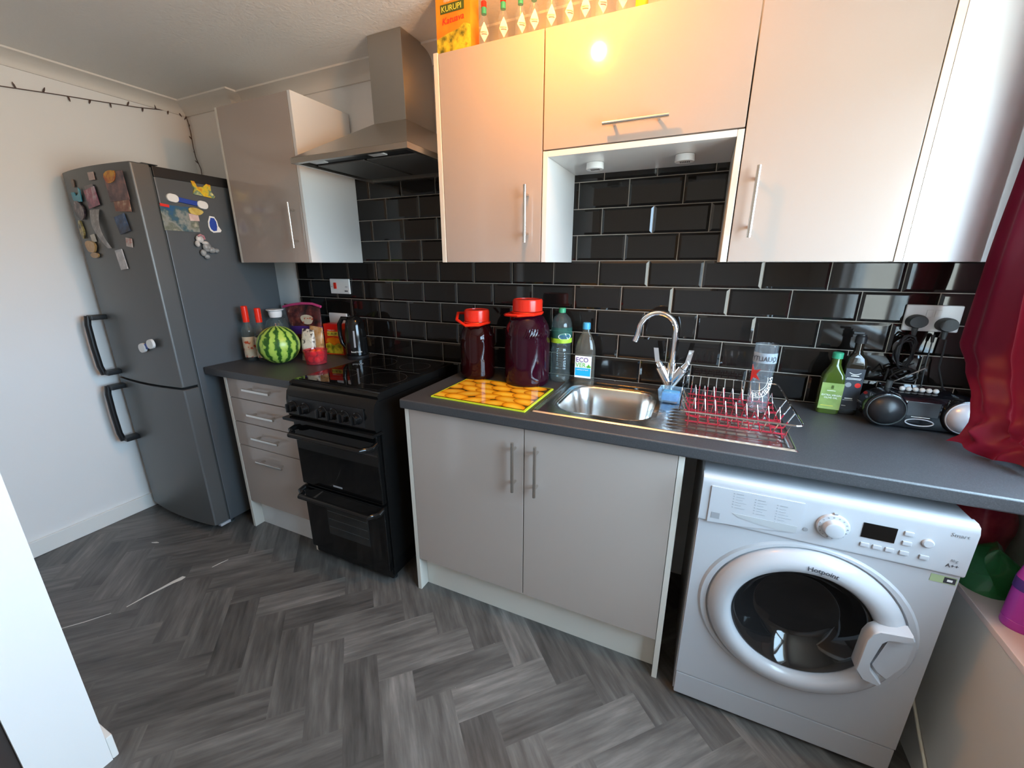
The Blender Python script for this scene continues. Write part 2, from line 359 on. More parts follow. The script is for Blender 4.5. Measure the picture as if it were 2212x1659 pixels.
def patch_cyl(bm, c, r, a0, a1, z0, z1, n=16, mi=0, t=0.0006, top=None):
    """a label wrapped on a vertical cylinder, with a little thickness"""
    def P(a, z, rr): return (c[0] + rr * math.cos(a), c[1] + rr * math.sin(a), z)
    A = [a0 + (a1 - a0) * k / n for k in range(n + 1)]
    loop = [[P(a, z0, r) for a in A], [P(a, z0, r + t) for a in A], [P(a, z1, r + t) for a in A], [P(a, z1, r) for a in A]]
    rings(bm, loop, False, False, False, mi); return bm
WT = 0.922                                   # worktop surface

# ------------------------------------------------------------------ room
H = 2.325; XL = -2.523; XR = 1.30; YB = 0.010; YR = -2.9
bm = B(); uvl = bm.loops.layers.uv.new('grain'); tl = bm.verts.layers.float.new('tone'); rnd = random.Random(3)
w = 0.1175; n3 = 3; L = w * n3; u0, v0 = -0.806, 0.482; q = math.sqrt(0.5)
def plank(ua, ub, va, vb, along_u):
    cs = [(ua, va), (ub, va), (ub, vb), (ua, vb)]
    xy = [((u + v) * q, (u - v) * q) for u, v in cs]
    if max(p[0] for p in xy) < XL or min(p[0] for p in xy) > XR + .1 or max(p[1] for p in xy) < YR or min(p[1] for p in xy) > 0.05: return
    vs = [bm.verts.new((x, y, 0)) for x, y in xy]; f = bm.faces.new(vs)
    t = rnd.choice([-.07, -.04, -.01, 0, .02, .04, .07]) + rnd.uniform(-.015, .015)
    mxy = (sum(p[0] for p in xy) / 4, sum(p[1] for p in xy) / 4)
    for kx_, ky_, kt in ((-.06, -.83, .12), (-1.20, -1.10, -.12), (-.70, -1.02, -.08), (-.33, -1.04, .08), (.31, -.84, .07), (-.07, -.65, .05), (-1.22, -.80, -.05), (-1.10, -.80, .05)):
        if math.hypot(mxy[0] - kx_, mxy[1] - ky_) < .062: t = kt
    ou, ov = rnd.uniform(0, 40), rnd.uniform(0, 40)
    for lp, (u, v) in zip(f.loops, cs):
        a, c = (u - ua, v - va) if along_u else (v - va, u - ua)
        lp[uvl].uv = (a + ou, c + ov)
    for vv in vs: vv[tl] = t
for mrow in range(-9, 10):
    for k in range(-40, 41):
        a, c = u0 + (k + n3 * mrow) * w, v0 + (k - n3 * mrow) * w
        plank(a, a + L, c, c + w, True)
        plank(a + L, a + L + w, c + w - L, c + w, False)
for co, no in (((XL, 0, 0), (-1, 0, 0)), ((XR, 0, 0), (1, 0, 0)), ((0, YB, 0), (0, 1, 0)), ((0, YR, 0), (0, -1, 0))):
    bmesh.ops.bisect_plane(bm, geom=bm.verts[:] + bm.edges[:] + bm.faces[:], plane_co=co, plane_no=no, clear_outer=True)
for f in bm.faces:
    if f.normal.z < 0: f.normal_flip()
me = bpy.data.meshes.new('floor'); bm.to_mesh(me); bm.free(); me.materials.append(M['floor'])
floor = bpy.data.objects.new('floor', me); COL.objects.link(floor)
floor['kind'] = 'structure'; floor['label'] = 'grey wood effect herringbone vinyl floor'; floor['category'] = 'floor'
def tear(pts, wd, name='tear'):
    b2 = B(); n = len(pts); L_, R_ = [], []
    for i, (x, y) in enumerate(pts):
        k = min(i, n - 2); d = Vector((pts[k + 1][0] - pts[k][0], pts[k + 1][1] - pts[k][1])).normalized()
        L_.append((x - d.y * wd[i], y + d.x * wd[i])); R_.append((x + d.y * wd[i], y - d.x * wd[i]))
    prism(b2, L_ + R_[::-1], 'Z', 0.0002, 0.0012)
    obj(name, b2, 'pale', floor, label='pale tear in the vinyl', flat=True)
tear([(-1.705, -1.185), (-1.70, -1.12), (-1.69, -1.06), (-1.685, -1.02), (-1.675, -0.985), (-1.668, -0.975)], [.0015, .004, .006, .009, .013, .002])
tear([(-1.82, -1.362), (-1.77, -1.30), (-1.724, -1.23)], [.001, .002, .0008])
tear([(-1.622, -0.882), (-1.615, -0.85), (-1.605, -0.815)], [.0008, .002, .0008])
tear([(-2.11, -0.90), (-2.09, -0.89), (-2.075, -0.885)], [.002, .005, .002])

struct('ceiling', bx(XL - .05, XR + .05, YR - .05, YB + .05, H, H + .05), 'ceiling', label='textured off white ceiling')
wb_ = struct('wall_back', bx(XL - .05, XR + .2, YB, YB + .08, 0, H), 'wall', label='back wall behind the kitchen units')
struct('wall_left', bx(XL - .08, XL, YR, YB, 0, H), 'wall', label='plain white left wall behind the fridge')
struct('wall_pier', bx(XL, -2.095, -0.045, YB, 0, H), 'wall', label='shallow pier in the back left corner')
struct('wall_rear', bx(XL, XR, YR - .08, YR, 0, H), M['rear'], label='rear wall')
struct('wall_near', bx(XL, -1.04, -1.65, -1.508, 0, H), 'wall', label='stub wall whose white end stands at lower left')
bm = B(); y0, y1, z0, z1 = WIN
for a in ((YR, y0, 0, H), (y1, YB, 0, H), (y0, y1, 0, z0), (y0, y1, z1, H)): box(bm, XR, XR + .12, *a)
struct('wall_right', bm, 'wall', label='right wall with the window')
dk = struct('dark_panel', bx(-1.92, -1.052, -1.695, -1.6505, .006, 2.0, .003), pbr('dark_brown_panel', (.045, .032, .027), .4), label='dark brown panel added flat against the stub wall')  # dark brown panel put over the hall face of the stub wall
bm = B(); lathe(bm, [(.006, 0), (.006, -.03), (.02, -.034), (.024, -.05), (.016, -.06)], (-1.12, -1.695, 1.0), 18, 'Y'); obj('panel_knob', bm, 'steel_bar', dk)
# window
wd = struct('window_1', bx(XR + .05, XR + .11, y0, y1, z1 - .05, z1), 'white_pl', label='white framed window in the right wall')
fb = B(); box(fb, XR + .05, XR + .11, y0, y1, z0, z0 + .05); box(fb, XR + .05, XR + .11, y0, y0 + .05, z0, z1); box(fb, XR + .05, XR + .11, y1 - .05, y1, z0, z1)
box(fb, XR + .05, XR + .11, -1.11, -1.05, z0, z1); box(fb, XR + .05, XR + .11, -1.05, y1, 1.72, 1.77)
obj('window_frame', fb, 'white_pl', wd); obj('pane', bx(XR + .078, XR + .082, y0 + .03, y1 - .03, z0 + .03, z1 - .03), 'pane', wd)
sb = B(); box(sb, 1.235, XR + .05, -1.80, -0.235, .945, .975, .006); obj('window_sill', sb, 'skirting', wd)
# metro tiling, each tile with its bevelled rim
bm = B(); TX, TZ, g, bw, bh = 0.203, 0.103, 0.003, 0.009, 0.0035; ZA = 1.338
def tile(xa, xb, za, zb):
    if xb - xa < .004 or zb - za < .004: return
    i = min(bw, (xb - xa) * .4, (zb - za) * .4)
    rs = []
    for d, yy in ((0, .008), (0, bh), (i, 0.0)):
        rs.append([(xa + d, yy, za + d), (xb - d, yy, za + d), (xb - d, yy, zb - d), (xa + d, yy, zb - d)])
    rings(bm, rs, True, False, True, 0)
XT0, XT1 = -1.835, XR
for row in range(-7, 6):  # lowest rows added to darken the shaded gap beside the cooker
    za, zb = ZA + row * TZ, ZA + (row + 1) * TZ
    off = 0.0 if row % 2 == 0 else TX / 2
    for k in range(-12, 10):
        xa, xb = off + k * TX + g / 2, off + (k + 1) * TX - g / 2
        xa, xb = max(xa, XT0), min(xb, XT1)
        if xb > xa: tile(xa, xb, max(za + g / 2, .70), zb - g / 2)
add_geom(bm, [(XT0, bh + .001, .70), (XT1, bh + .001, .70), (XT1, bh + .001, ZA + 6 * TZ), (XT0, bh + .001, ZA + 6 * TZ)], [(0, 1, 2, 3)], 1)
obj('tiling', bm, ['tile', 'grout'], wb_, label='glossy black metro tiling', flat=True)
# coving and skirting
def cove(name, p0, p1, inn, label):
    """concave moulding from p0 to p1 along a wall; inn points into the room"""
    pr = [(0, 0), (.090, 0), (.090, -.008)] + [(.090 - .076 * math.sin(t * PI / 2 / 6) , -.008 - .038 * (1 - math.cos(t * PI / 2 / 6))) for t in range(1, 7)] + [(.010, -.055), (0, -.055)]
    b2 = B(); rings(b2, [[(p[0] + inn[0] * a, p[1] + inn[1] * a, H + z) for a, z in pr] for p in (p0, p1)], True, True, True)
    struct(name, b2, 'coving', label=label)
cove('trim_1', (XL, YR), (XL, -.045), (1, 0), 'coving along the left wall')
cove('trim_2', (-2.09, YB), (XR, YB), (0, -1), 'coving along the back wall')
bm = B(); pr = [(0, 0), (.090, 0), (.090, -.008), (.064, -.014), (.035, -.026), (.020, -.042), (.010, -.055), (0, -.055)]
rings(bm, [[(XL, -.045 - a, H + z) for a, z in pr], [(-2.095 + a, -.045 - a, H + z) for a, z in pr], [(-2.095 + a, YB, H + z) for a, z in pr]], True, True, True)
struct('trim_3', bm, 'coving', label='coving wrapped round the corner pier')
struct('baseboard_left', bx(XL, XL + .016, -1.508, -.05, 0, .085, .004), 'skirting', label='white skirting board on the left wall')
struct('baseboard_near', bx(XL + .016, -1.04, -1.508, -1.492, 0, .085, .004), 'skirting', label='skirting board on the stub wall')

# ------------------------------------------------------------------ bar handles
def bar_handle(parent, p, d, out=0.03, r=0.006, posts=0.16, wide=False, name='handle'):
    """p = bar ends (standing off the face), d = direction back to the face"""
    b2 = B(); a, c = Vector(p[0]), Vector(p[1]); tube(b2, [a, c], r, 12)
    for f in (posts, 1 - posts):
        m_ = a.lerp(c, f); tube(b2, [m_, m_ + Vector(d) * out], r * .8, 10)
    return obj(name, b2, 'steel_bar', parent, label='brushed metal bar handle')

# ------------------------------------------------------------------ wall cabinets
YF = -0.335; ZB, ZT = 1.434, 2.145
c = thing('wall_cabinet', 'single door wall cabinet above the drawer unit, left of the cooker hood', 'cabinet', (-1.56, -.17, ZB))
obj('body', bx(-1.805, -1.321, -.316, -.001, ZB, ZT), 'carcass', c)
obj('end_panel', bx(-1.82, -1.806, YF, -.001, ZB, ZT, .001), 'panel', c); obj('end_panel', bx(-1.320, -1.302, YF, -.001, ZB, ZT, .001), 'carcass', c)
d = obj('door', bx(-1.803, -1.323, YF, -.317, ZB + .001, ZT - .001, .0015), 'gloss', c)
bar_handle(d, [(-1.372, YF - .032, 1.70), (-1.372, YF - .032, 1.50)], (0, 1, 0))
c = thing('wall_cabinet', 'wall cabinet with glossy door between the cooker hood and the niche', 'cabinet', (-.35, -.17, ZB))
obj('body', bx(-.543, -.141, -.316, -.001, ZB, ZT), 'carcass', c)
obj('end_panel', bx(-.562, -.544, YF - .003, -.001, ZB, ZT + .002, .001), 'panel', c)
d = obj('door', bx(-.542, -.142, YF, -.317, ZB + .001, ZT - .001, .0015), 'gloss', c)
bar_handle(d, [(-.192, YF - .032, 1.692), (-.192, YF - .032, 1.502)], (0, 1, 0))
c = thing('bridging_cabinet', 'bridging wall cabinet with lift-up flap over the tiled niche', 'cabinet', (.164, -.17, ZB))
obj('body', bx(-.120, .448, -.316, -.001, 1.796, ZT), 'carcass', c)
obj('side_panel', bx(-.1385, -.121, YF, -.001, ZB, 1.795, .001), 'carcass', c); obj('side_panel', bx(.449, .4665, YF, -.001, ZB, 1.795, .001), 'panel', c)
obj('niche_shelf', bx(-.1205, .4485, YF, -.001, 1.777, 1.795, .001), 'carcass', c)
d = obj('flap_door', bx(-.138, .466, YF, -.317, 1.799, ZT - .001, .0015), 'gloss', c)
bar_handle(d, [(.067, YF - .032, 1.846), (.262, YF - .032, 1.846)], (0, 1, 0))
c = thing('wall_cabinet', 'glossy single door wall cabinet right of the niche, before the angled end cabinet', 'cabinet', (.67, -.17, ZB))
obj('body', bx(.470, .862, -.316, -.001, ZB, ZT), 'carcass', c)
obj('end_panel', bx(.868, .886, YF - .001, -.001, ZB, ZT, .001), 'panel', c)
d = obj('door', bx(.4695, .866, YF, -.317, ZB + .001, ZT - .001, .0015), 'gloss', c)
bar_handle(d, [(.514, YF - .032, 1.692), (.514, YF - .032, 1.502)], (0, 1, 0))
c = thing('angled_end_cabinet', 'angled white end cabinet beside the red curtain', 'cabinet', (1.0, -.1, ZB))
bm = B(); prism(bm, [(.8865, -.001), (.8865, -.322), (1.205, -.012), (1.205, -.001)], 'Z', ZB, ZT); obj('body', bm, 'carcass', c)
bm = B(); prism(bm, [(.8865, -.323), (.8865, -.337), (1.21, -.0135), (1.2055, -.0125)], 'Z', ZB + .001, ZT); obj('door', bm, 'satin', c)

# puck lights under the niche shelf
for i, (x, y, lb) in enumerate(((.006, -.184, 'white round puck light under the niche, the left one'), (.306, -.177, 'white round puck light under the niche, the right one'))):
    t = thing('puck_light', lb, 'light', (x, y, 1.777), 'puck lights under the niche')
    bm = B(); lathe(bm, [(.030, -.001), (.031, -.020), (.030, -.022), (.0, -.022)], (x, y, 1.777), 28); obj('housing', bm, 'white_pl', t)
    bm = B(); lathe(bm, [(.027, 0.0), (.027, -.004)], (x, y, 1.7768), 28); obj('contact_ring', bm, 'dark', t)  # thin dark ring along the contact line with the shelf
    bm = B()
    for k in range(6): box(bm, x - .014 + k * .0055, x - .011 + k * .0055, y - .010, y + .010, 1.7542, 1.7551)
    obj('grille', bm, 'dark', t)

# ------------------------------------------------------------------ cooker hood
hd = thing('cooker_hood', 'stainless steel chimney cooker hood above the black cooker', 'cooker hood', (-.89, -.2, 1.822))
hx0, hx1, hy = -1.185, -.597, -.475
bm = B(); 
for a in ((hx0, hx1, hy, hy + .02, 1.822, 1.842), (hx0, hx1, -.022, -.001, 1.822, 1.842), (hx0, hx0 + .02, hy + .02, -.022, 1.822, 1.842), (hx1 - .02, hx1, hy + .02, -.022, 1.822, 1.842)): box(bm, *a)
obj('rim', bm, 'steel', hd)
cx0, cx1, cy = -.965, -.79, -.215
bm = B(); rings(bm, [[(hx0, hy, 1.8425), (hx1, hy, 1.8425), (hx1, -.001, 1.8425), (hx0, -.001, 1.8425)], [(cx0, cy, 2.005), (cx1, cy, 2.005), (cx1, -.001, 2.005), (cx0, -.001, 2.005)]], True, True, True)
obj('canopy', bm, 'steel', hd)
bm = B(); box(bm, cx0 + .002, cx1 - .002, cy + .002, -.001, 2.0055, H - .001, .002); obj('chimney', bm, 'steel', hd)
obj('recess', bx(hx0 + .021, hx1 - .021, hy + .021, -.023, 1.836, 1.8415), 'black_matt', hd)
for a in ((hx0 + .03, -.90), (-.884, hx1 - .03)):
    f = obj('grease_filter', bx(a[0], a[1], hy + .11, -.05, 1.829, 1.8355, .002), 'filter', hd)
for x in (-1.10, -.79): obj('lamp', bx(x - .035, x + .035, hy + .045, hy + .085, 1.830, 1.8355, .003), 'lamp_lens', hd)
obj('control_strip', bx(-1.0, -.72, hy + .03, hy + .042, 1.831, 1.8355), 'black_matt', hd)

# ------------------------------------------------------------------ fridge freezer
fx0, fx1 = -2.470, -1.870
fr = thing('fridge_freezer', 'dark grey fridge freezer covered in magnets in the left corner', 'fridge freezer', (-2.17, -.4, 0))
bm = B(); box(bm, fx0 + .004, fx1 - .002, -.628, -.105, .035, 1.842, .008); obj('body', bm, 'fridge_side', fr)
def yfr(x):
    t = (x - fx0) / (fx1 - fx0); return -.706 - .024 * (1 - (2 * t - 1) ** 2)
def fdoor(z0, z1):
    pts = [(fx1, -.638), (fx1, -.698)]
    for k in range(15):
        x = fx1 - .006 - (fx1 - fx0 - .012) * k / 14; pts.append((x, yfr(x)))
    pts += [(fx0, -.698), (fx0, -.638)]
    bm = B(); ins = .004
    cxm, cym = (fx0 + fx1) / 2, -.67
    def R(s, z): return [(cxm + (x - cxm) * (1 - s * .012), cym + (y - cym) * (1 - s * .05), z) for x, y in pts]
    rings(bm, [R(1, z0), R(0, z0 + ins), R(0, z1 - ins), R(1, z1)], True, True, True); return bm
up = obj('door', fdoor(.838, 1.848), 'fridge', fr); lo = obj('door', fdoor(.045, .826), 'fridge', fr)
obj('door_seal', bx(fx0 + .012, fx1 - .006, -.6375, -.6285, .05, 1.838), 'dark', fr)
obj('top_trim', bx(fx0 + .03, fx1 + .0005, -.627, -.106, 1.800, 1.8445, .003), 'black_matt', fr)
obj('hinge_cover', bx(fx1 - .05, fx1 - .004, -.66, -.60, 1.8485, 1.852, .001), 'dark', fr)
for dd, za, zb in ((up, .858, 1.178), (lo, .478, .805)):
    bm = B(); xh = -2.437
    pr_ = rrect(.022, .016, .006, 3)
    tube(bm, [(xh, -.775, za + .006), (xh, -.783, za + .05), (xh, -.785, (za + zb) / 2), (xh, -.783, zb - .05), (xh, -.775, zb - .006)], .0135, 10)
    for z in (za + .014, zb - .014):
        box(bm, xh - .010, xh + .045, -.778, -.704, z - .012, z + .012, .004)
    obj('handle', bm, 'black_matt', dd, label='black bar handle')
for x in (fx0 + .05, fx1 - .05):
    bm = B(); lathe(bm, [(.018, 0), (.018, .008), (.010, .009), (.010, .036)], (x, -.60, 0), 16); obj('foot', bm, 'dark', fr)
bm = B(); box(bm, fx1 - .06, fx1 - .012, -.675, -.62, .018, .034, .003); obj('hinge_bracket', bm, 'silver_pl', fr)

# magnets on the fridge
def card(name, label, cat, x, z, w_, h_, mat, tilt=0, pts=None, th=.003, extra=None, grp='magnets on the fridge door'):
    """flat magnet on the curved door front, following it"""
    bm = B(); base = pts or [(-w_ / 2, -h_ / 2), (w_ / 2, -h_ / 2), (w_ / 2, h_ / 2), (-w_ / 2, h_ / 2)]
    ct, st = math.cos(tilt), math.sin(tilt)
    s = (yfr(x + .02) - yfr(x - .02)) / .04; y = yfr(x) - .0022 - abs(w_) * abs(w_) * .25
    def P(u, v, o): xx = u * ct - v * st; zz = u * st + v * ct; return (x + xx, y + s * xx - o, z + zz)
    rings(bm, [[P(u, v, 0) for u, v in base], [P(u, v, th) for u, v in base]], True, True, True)
    o = solo(name, bm, mat, label, cat, grp, flat=True); return o
def scard(name, label, cat, y, z, w_, h_, mat, tilt=0, pts=None, th=.003, off=0, grp='magnets on the fridge side'):
    bm = B(); base = pts or [(-w_ / 2, -h_ / 2), (w_ / 2, -h_ / 2), (w_ / 2, h_ / 2), (-w_ / 2, h_ / 2)]
    ct, st = math.cos(tilt), math.sin(tilt); x = fx1 - .0015 + off
    def P(u, v, o): return (x + o, y + u * ct - v * st, z + u * st + v * ct)
    rings(bm, [[P(u, v, 0) for u, v in base], [P(u, v, th) for u, v in base]], True, True, True)
    return solo(name, bm, mat, label, cat, grp, flat=True)
N = lambda name, st, sc=20, interp='LINEAR', rough=.35: noisy(name, st, sc, rough, interp=interp)
blob = lambda a, b_, n=14, k=.12, ph=0: [(a * (1 + k * math.sin(3 * t + ph)) * math.cos(t), b_ * (1 + k * math.cos(2 * t + ph)) * math.sin(t)) for t in [2 * PI * i / n for i in range(n)]]
card('fridge_magnet', 'tiny pale pink square magnet near the top of the fridge door', 'magnet', -2.14, 1.805, .045, .032, N('pink_print', [(.4, (.45, .30, .27)), (.6, (.55, .42, .36))]))
card('fridge_magnet', 'turquoise boat-shaped magnet on the fridge door', 'magnet', -2.325, 1.738, .11, .06, N('turquoise_print', [(.4, (.03, .25, .34)), (.6, (.05, .36, .46))]), pts=[(-.055, .015), (-.05, -.018), (-.02, -.03), (.045, -.03), (.055, .02), (.04, .03), (.028, .005), (-.005, -.004), (-.02, .014)])
card('fridge_magnet', 'brown spiky magnet above the turquoise one', 'magnet', -2.335, 1.79, .035, .034, N('brown_print', [(.4, (.10, .05, .03)), (.6, (.2, .12, .08))]), pts=blob(.016, .02))
card('fridge_magnet', 'small picture magnet in pink and white right of the turquoise one', 'magnet', -2.18, 1.718, .10, .078, N('pinkwhite_print', [(.38, (.12, .06, .10)), (.5, (.36, .10, .14)), (.62, (.5, .42, .45))], 14), .12)
card('fridge_magnet', 'grey strip magnet above the pink and white picture magnet', 'magnet', -2.182, 1.764, .075, .014, N('greyprint', [(.4, (.16, .13, .13)), (.6, (.22, .19, .18))]), .05)
card('postcard', 'large dark postcard with orange top on the fridge door', 'postcard', -1.972, 1.752, .125, .115, N('dusk_print', [(.35, (.05, .03, .04)), (.5, (.16, .09, .09)), (.62, (.25, .12, .11))], 17), .04)
card('fridge_magnet', 'orange and red magnet over the top of the dark postcard', 'magnet', -1.997, 1.792, .085, .05, N('orange_print', [(.4, (.40, .07, .02)), (.55, (.66, .32, .02))], 18), .3, pts=blob(.04, .026, ph=1), th=.007)
card('fridge_magnet', 'small tan and brown picture magnet below the dark postcard', 'magnet', -1.966, 1.678, .10, .055, N('tan_print', [(.38, (.16, .05, .03)), (.52, (.30, .14, .09)), (.62, (.55, .42, .28))], 20), -.05)
card('fridge_magnet', 'dark figure-shaped magnet left on the fridge door', 'magnet', -2.335, 1.672, .11, .075, N('darkfig_print', [(.4, (.03, .02, .03)), (.55, (.14, .09, .09)), (.66, (.45, .38, .33))], 24), pts=blob(.058, .04, ph=2), th=.006)
card('fridge_magnet', 'black and gold totem magnet at the left edge of the fridge door', 'magnet', -2.376, 1.588, .045, .072, N('gold_print', [(.4, (.02, .015, .01)), (.55, (.45, .34, .12))], 26), -.1, pts=blob(.024, .038, ph=3), th=.008)
bm = B(); rows = []
for k in range(13):
    t = k / 12; zz = 1.668 - .17 * t; xx = -2.188 + .045 * t ** 2; hw = .045 * (1 - .55 * t); y = yfr(xx) - .004 - .018 * math.sin(PI * t) * .8
    rows.append([(xx - hw, y, zz), (xx - hw * .3, y - .004, zz), (xx + hw * .4, y - .006, zz), (xx + hw, y - .001, zz)])
rings(bm, rows, False)
r_ = bmesh.ops.solidify(bm, geom=bm.faces[:], thickness=.0008)
solo('receipt', bm, N('receipt_print', [(.45, (.55, .52, .50)), (.6, (.75, .72, .70))], 40), 'long curling paper receipt hanging on the fridge door', 'receipt')
card('fridge_magnet', 'dark blue card magnet right of the receipt', 'magnet', -2.0, 1.60, .075, .075, N('bluecard_print', [(.4, (.02, .02, .03)), (.55, (.03, .08, .18)), (.7, (.3, .25, .25))], 13), .2)
card('fridge_magnet', 'pale diamond shaped magnet low right on the fridge door', 'magnet', -1.985, 1.521, .05, .05, N('diamond_print', [(.45, (.5, .45, .42)), (.58, (.45, .2, .16))], 30), .6, pts=[(-.028, 0), (0, -.026), (.028, 0), (0, .026)])
card('note', 'white paper strip lowest on the fridge door picture cluster', 'note', -2.072, 1.447, .055, .088, N('note_print', [(.45, (.42, .42, .43)), (.6, (.58, .56, .56))], 30), .12)
card('fridge_magnet', 'orange two lobed magnet low left on the fridge door', 'magnet', -2.315, 1.508, .10, .055, N('bun_print', [(.4, (.45, .24, .08)), (.6, (.58, .36, .15))], 22), pts=blob(.055, .03, ph=.5), th=.008)
card('fridge_magnet', 'flat brown oval magnet just under the orange two lobed one', 'magnet', -2.30, 1.468, .085, .025, N('bun2_print', [(.4, (.40, .22, .08)), (.6, (.50, .30, .12))], 22), pts=blob(.045, .013, k=.03), th=.006)
card('note', 'cream tag tucked above the orange magnet', 'note', -2.275, 1.545, .045, .035, N('tag_print', [(.4, (.45, .42, .36)), (.6, (.55, .52, .45))], 22), .1)
def pill(root_label, pos, ang, side, L_, r_, grp):
    t = thing('pill_magnet', root_label, 'magnet', pos)
    ca, sa = math.cos(ang), math.sin(ang)
    def frame(u, v, o): 
        return (pos[0] + o, pos[1] + u * ca - v * sa, pos[2] + u * sa + v * ca) if side else (pos[0] + u * ca - v * sa, pos[1] - o, pos[2] + u * sa + v * ca)
    def slab(u0, hw, hh, o0, o1, rr):
        b2 = B(); P = rrect(hw * 2, hh * 2, rr, 6, u0); rings(b2, [[frame(u, v, o0) for u, v in P], [frame(u, v, o1) for u, v in P], [frame(u0 + (u - u0) * .93, v * .9, o1 + .002) for u, v in P]], True, True, True); return b2
    obj('bar', slab(0, L_ * .28, r_ * .62, 0, .004, .002), 'navy', t, label='blue middle bar')
    for s in (-1, 1): obj('end_cap', slab(s * (L_ / 2 - r_ * 1.35), r_ * 1.35, r_, 0, .009, r_ * .95), 'white_pl', t, label='white rounded end')
pill('blue and white capsule magnet low on the fridge door', (-2.03, yfr(-2.03) - .009, 1.043), .30, False, .145, .022, None)
pill('large white and blue capsule magnet on the fridge side', (fx1 - .001, -.51, 1.712), -.12, True, .175, .018, None)
scard('fridge_magnet', 'bright yellow and orange holiday magnet, top right on the fridge side', 'magnet', -.43, 1.775, .10, .062, N('holiday_print', [(.36, (.62, .16, .02)), (.48, (.75, .55, .03)), (.56, (.08, .20, .16)), (.68, (.80, .72, .30))], 20), -.05, pts=[(-.05, .03), (-.035, .031), (-.025, .008), (.0, .012), (.018, .03), (.036, .028), (.038, -.005), (.052, -.022), (.045, -.032), (-.048, -.028), (-.04, -.005)], th=.006)
scard('postcard', 'aerial coast postcard on the fridge side', 'postcard', -.556, 1.632, .15, .11, N('coast_print', [(.34, (.02, .10, .22)), (.43, (.06, .12, .14)), (.5, (.28, .29, .26)), (.6, (.14, .16, .12)), (.72, (.50, .46, .36))], 13), 0)
scard('fridge_magnet', 'red strip magnet at the top left of the coast postcard', 'magnet', -.612, 1.684, .036, .012, 'red_ink', -.1, off=.004)
scard('fridge_magnet', 'yellow cloud shaped magnet on the corner of the coast postcard', 'magnet', -.487, 1.671, .06, .034, N('yellowblob_print', [(.4, (.50, .33, .06)), (.6, (.66, .50, .14))], 30), pts=blob(.032, .017, ph=1.2), th=.007, off=.004)
scard('fridge_magnet', 'pink card magnet below the yellow cloud magnet', 'magnet', -.497, 1.643, .042, .032, N('pinkcard_print', [(.4, (.62, .42, .38)), (.6, (.72, .55, .5))], 25), .05, off=.004)
sk = scard('sticker', 'white edged dark blue blob sticker right on the fridge side', 'sticker', -.412, 1.617, .056, .08, 'white_lab', pts=[(-.022, .012), (-.01, .04), (.012, .038), (.022, .018), (.024, -.005), (.036, -.025), (.03, -.034), (.012, -.036), (-.004, -.038), (-.018, -.03), (-.024, -.012)], th=.002)
bm = B(); P_ = [(-.016, .010), (-.007, .032), (.009, .031), (.016, .015), (.017, -.008), (.012, -.028), (-.003, -.031), (-.014, -.022), (-.018, -.008)]
rings(bm, [[(fx1 + .0008, -.412 + u, 1.617 + v) for u, v in P_], [(fx1 + .0020, -.412 + u, 1.617 + v) for u, v in P_]], True, True, True); obj('print', bm, 'navy', sk, label='dark blue print', flat=True)
t = thing('toy_magnet', 'grey and white soft animal toy magnet on the fridge side', 'magnet', (fx1, -.475, 1.46))
bm = B(); x = fx1 + .013
for cy_, cz_, a_, b_ in ((-.47, 1.508, .020, .024), (-.45, 1.494, .018, .015), (-.428, 1.492, .012, .011), (-.492, 1.480, .013, .016), (-.478, 1.462, .012, .012)): ball(bm, (x, cy_, cz_), .012, a_, b_, 14, 8)
obj('torso', bm, N('grey_plush', [(.4, (.22, .23, .23)), (.6, (.36, .37, .37))], 80), t)
bm = B()
for cy_, cz_, a_, b_ in ((-.497, 1.545, .018, .018), (-.512, 1.522, .010, .015), (-.476, 1.527, .016, .009)): ball(bm, (x + .002, cy_, cz_), .012, a_, b_, 14, 8)
obj('head', bm, N('white_plush', [(.4, (.5, .48, .46)), (.6, (.66, .63, .6))], 80), t)
bm = B(); tube(bm, [(x + .01, -.508, 1.556), (x + .012, -.497, 1.564), (x + .012, -.484, 1.558), (x + .01, -.48, 1.543)], .005, 8); obj('ear', bm, N('pink_plush', [(.4, (.42, .16, .2)), (.6, (.5, .25, .27))], 80), t)

# ------------------------------------------------------------------ drawer unit with worktop
du = thing('drawer_unit', 'white four drawer base unit between fridge and cooker', 'drawer unit', (-1.5, -.3, 0))
ZU = 0.883
obj('side_panel', bx(-1.755, -1.737, -.577, -.02, 0, ZU, .001), 'panel', du); obj('side_panel', bx(-1.262, -1.246, -.577, -.02, 0, ZU, .001), 'panel', du)
obj('body', bx(-1.736, -1.263, -.555, -.02, .17, ZU - .001), 'carcass', du)
obj('plinth', bx(-1.736, -1.263, -.525, -.51, 0, .165), 'carcass', du)
for a, c_ in ((.776, .880), (.645, .772), (.512, .641), (.168, .508)):
    d = obj('drawer', bx(-1.735, -1.264, -.575, -.557, a, c_, .0015), 'gloss', du)
    zc = {.776: .838, .645: .707, .512: .580, .168: .448}[a]
    bm = B(); box(bm, -1.580, -1.386, -.609, -.599, zc - .006, zc + .006, .002)
    for x in (-1.55, -1.416): box(bm, x - .005, x + .005, -.600, -.5755, zc - .005, zc + .005)
    obj('handle', bm, 'steel_bar', d, label='brushed square bar handle')
solo('worktop', bx(-1.866, -1.240, -.600, -.001, .884, WT, .005), 'worktop', 'short dark grey worktop between fridge and cooker', 'worktop')

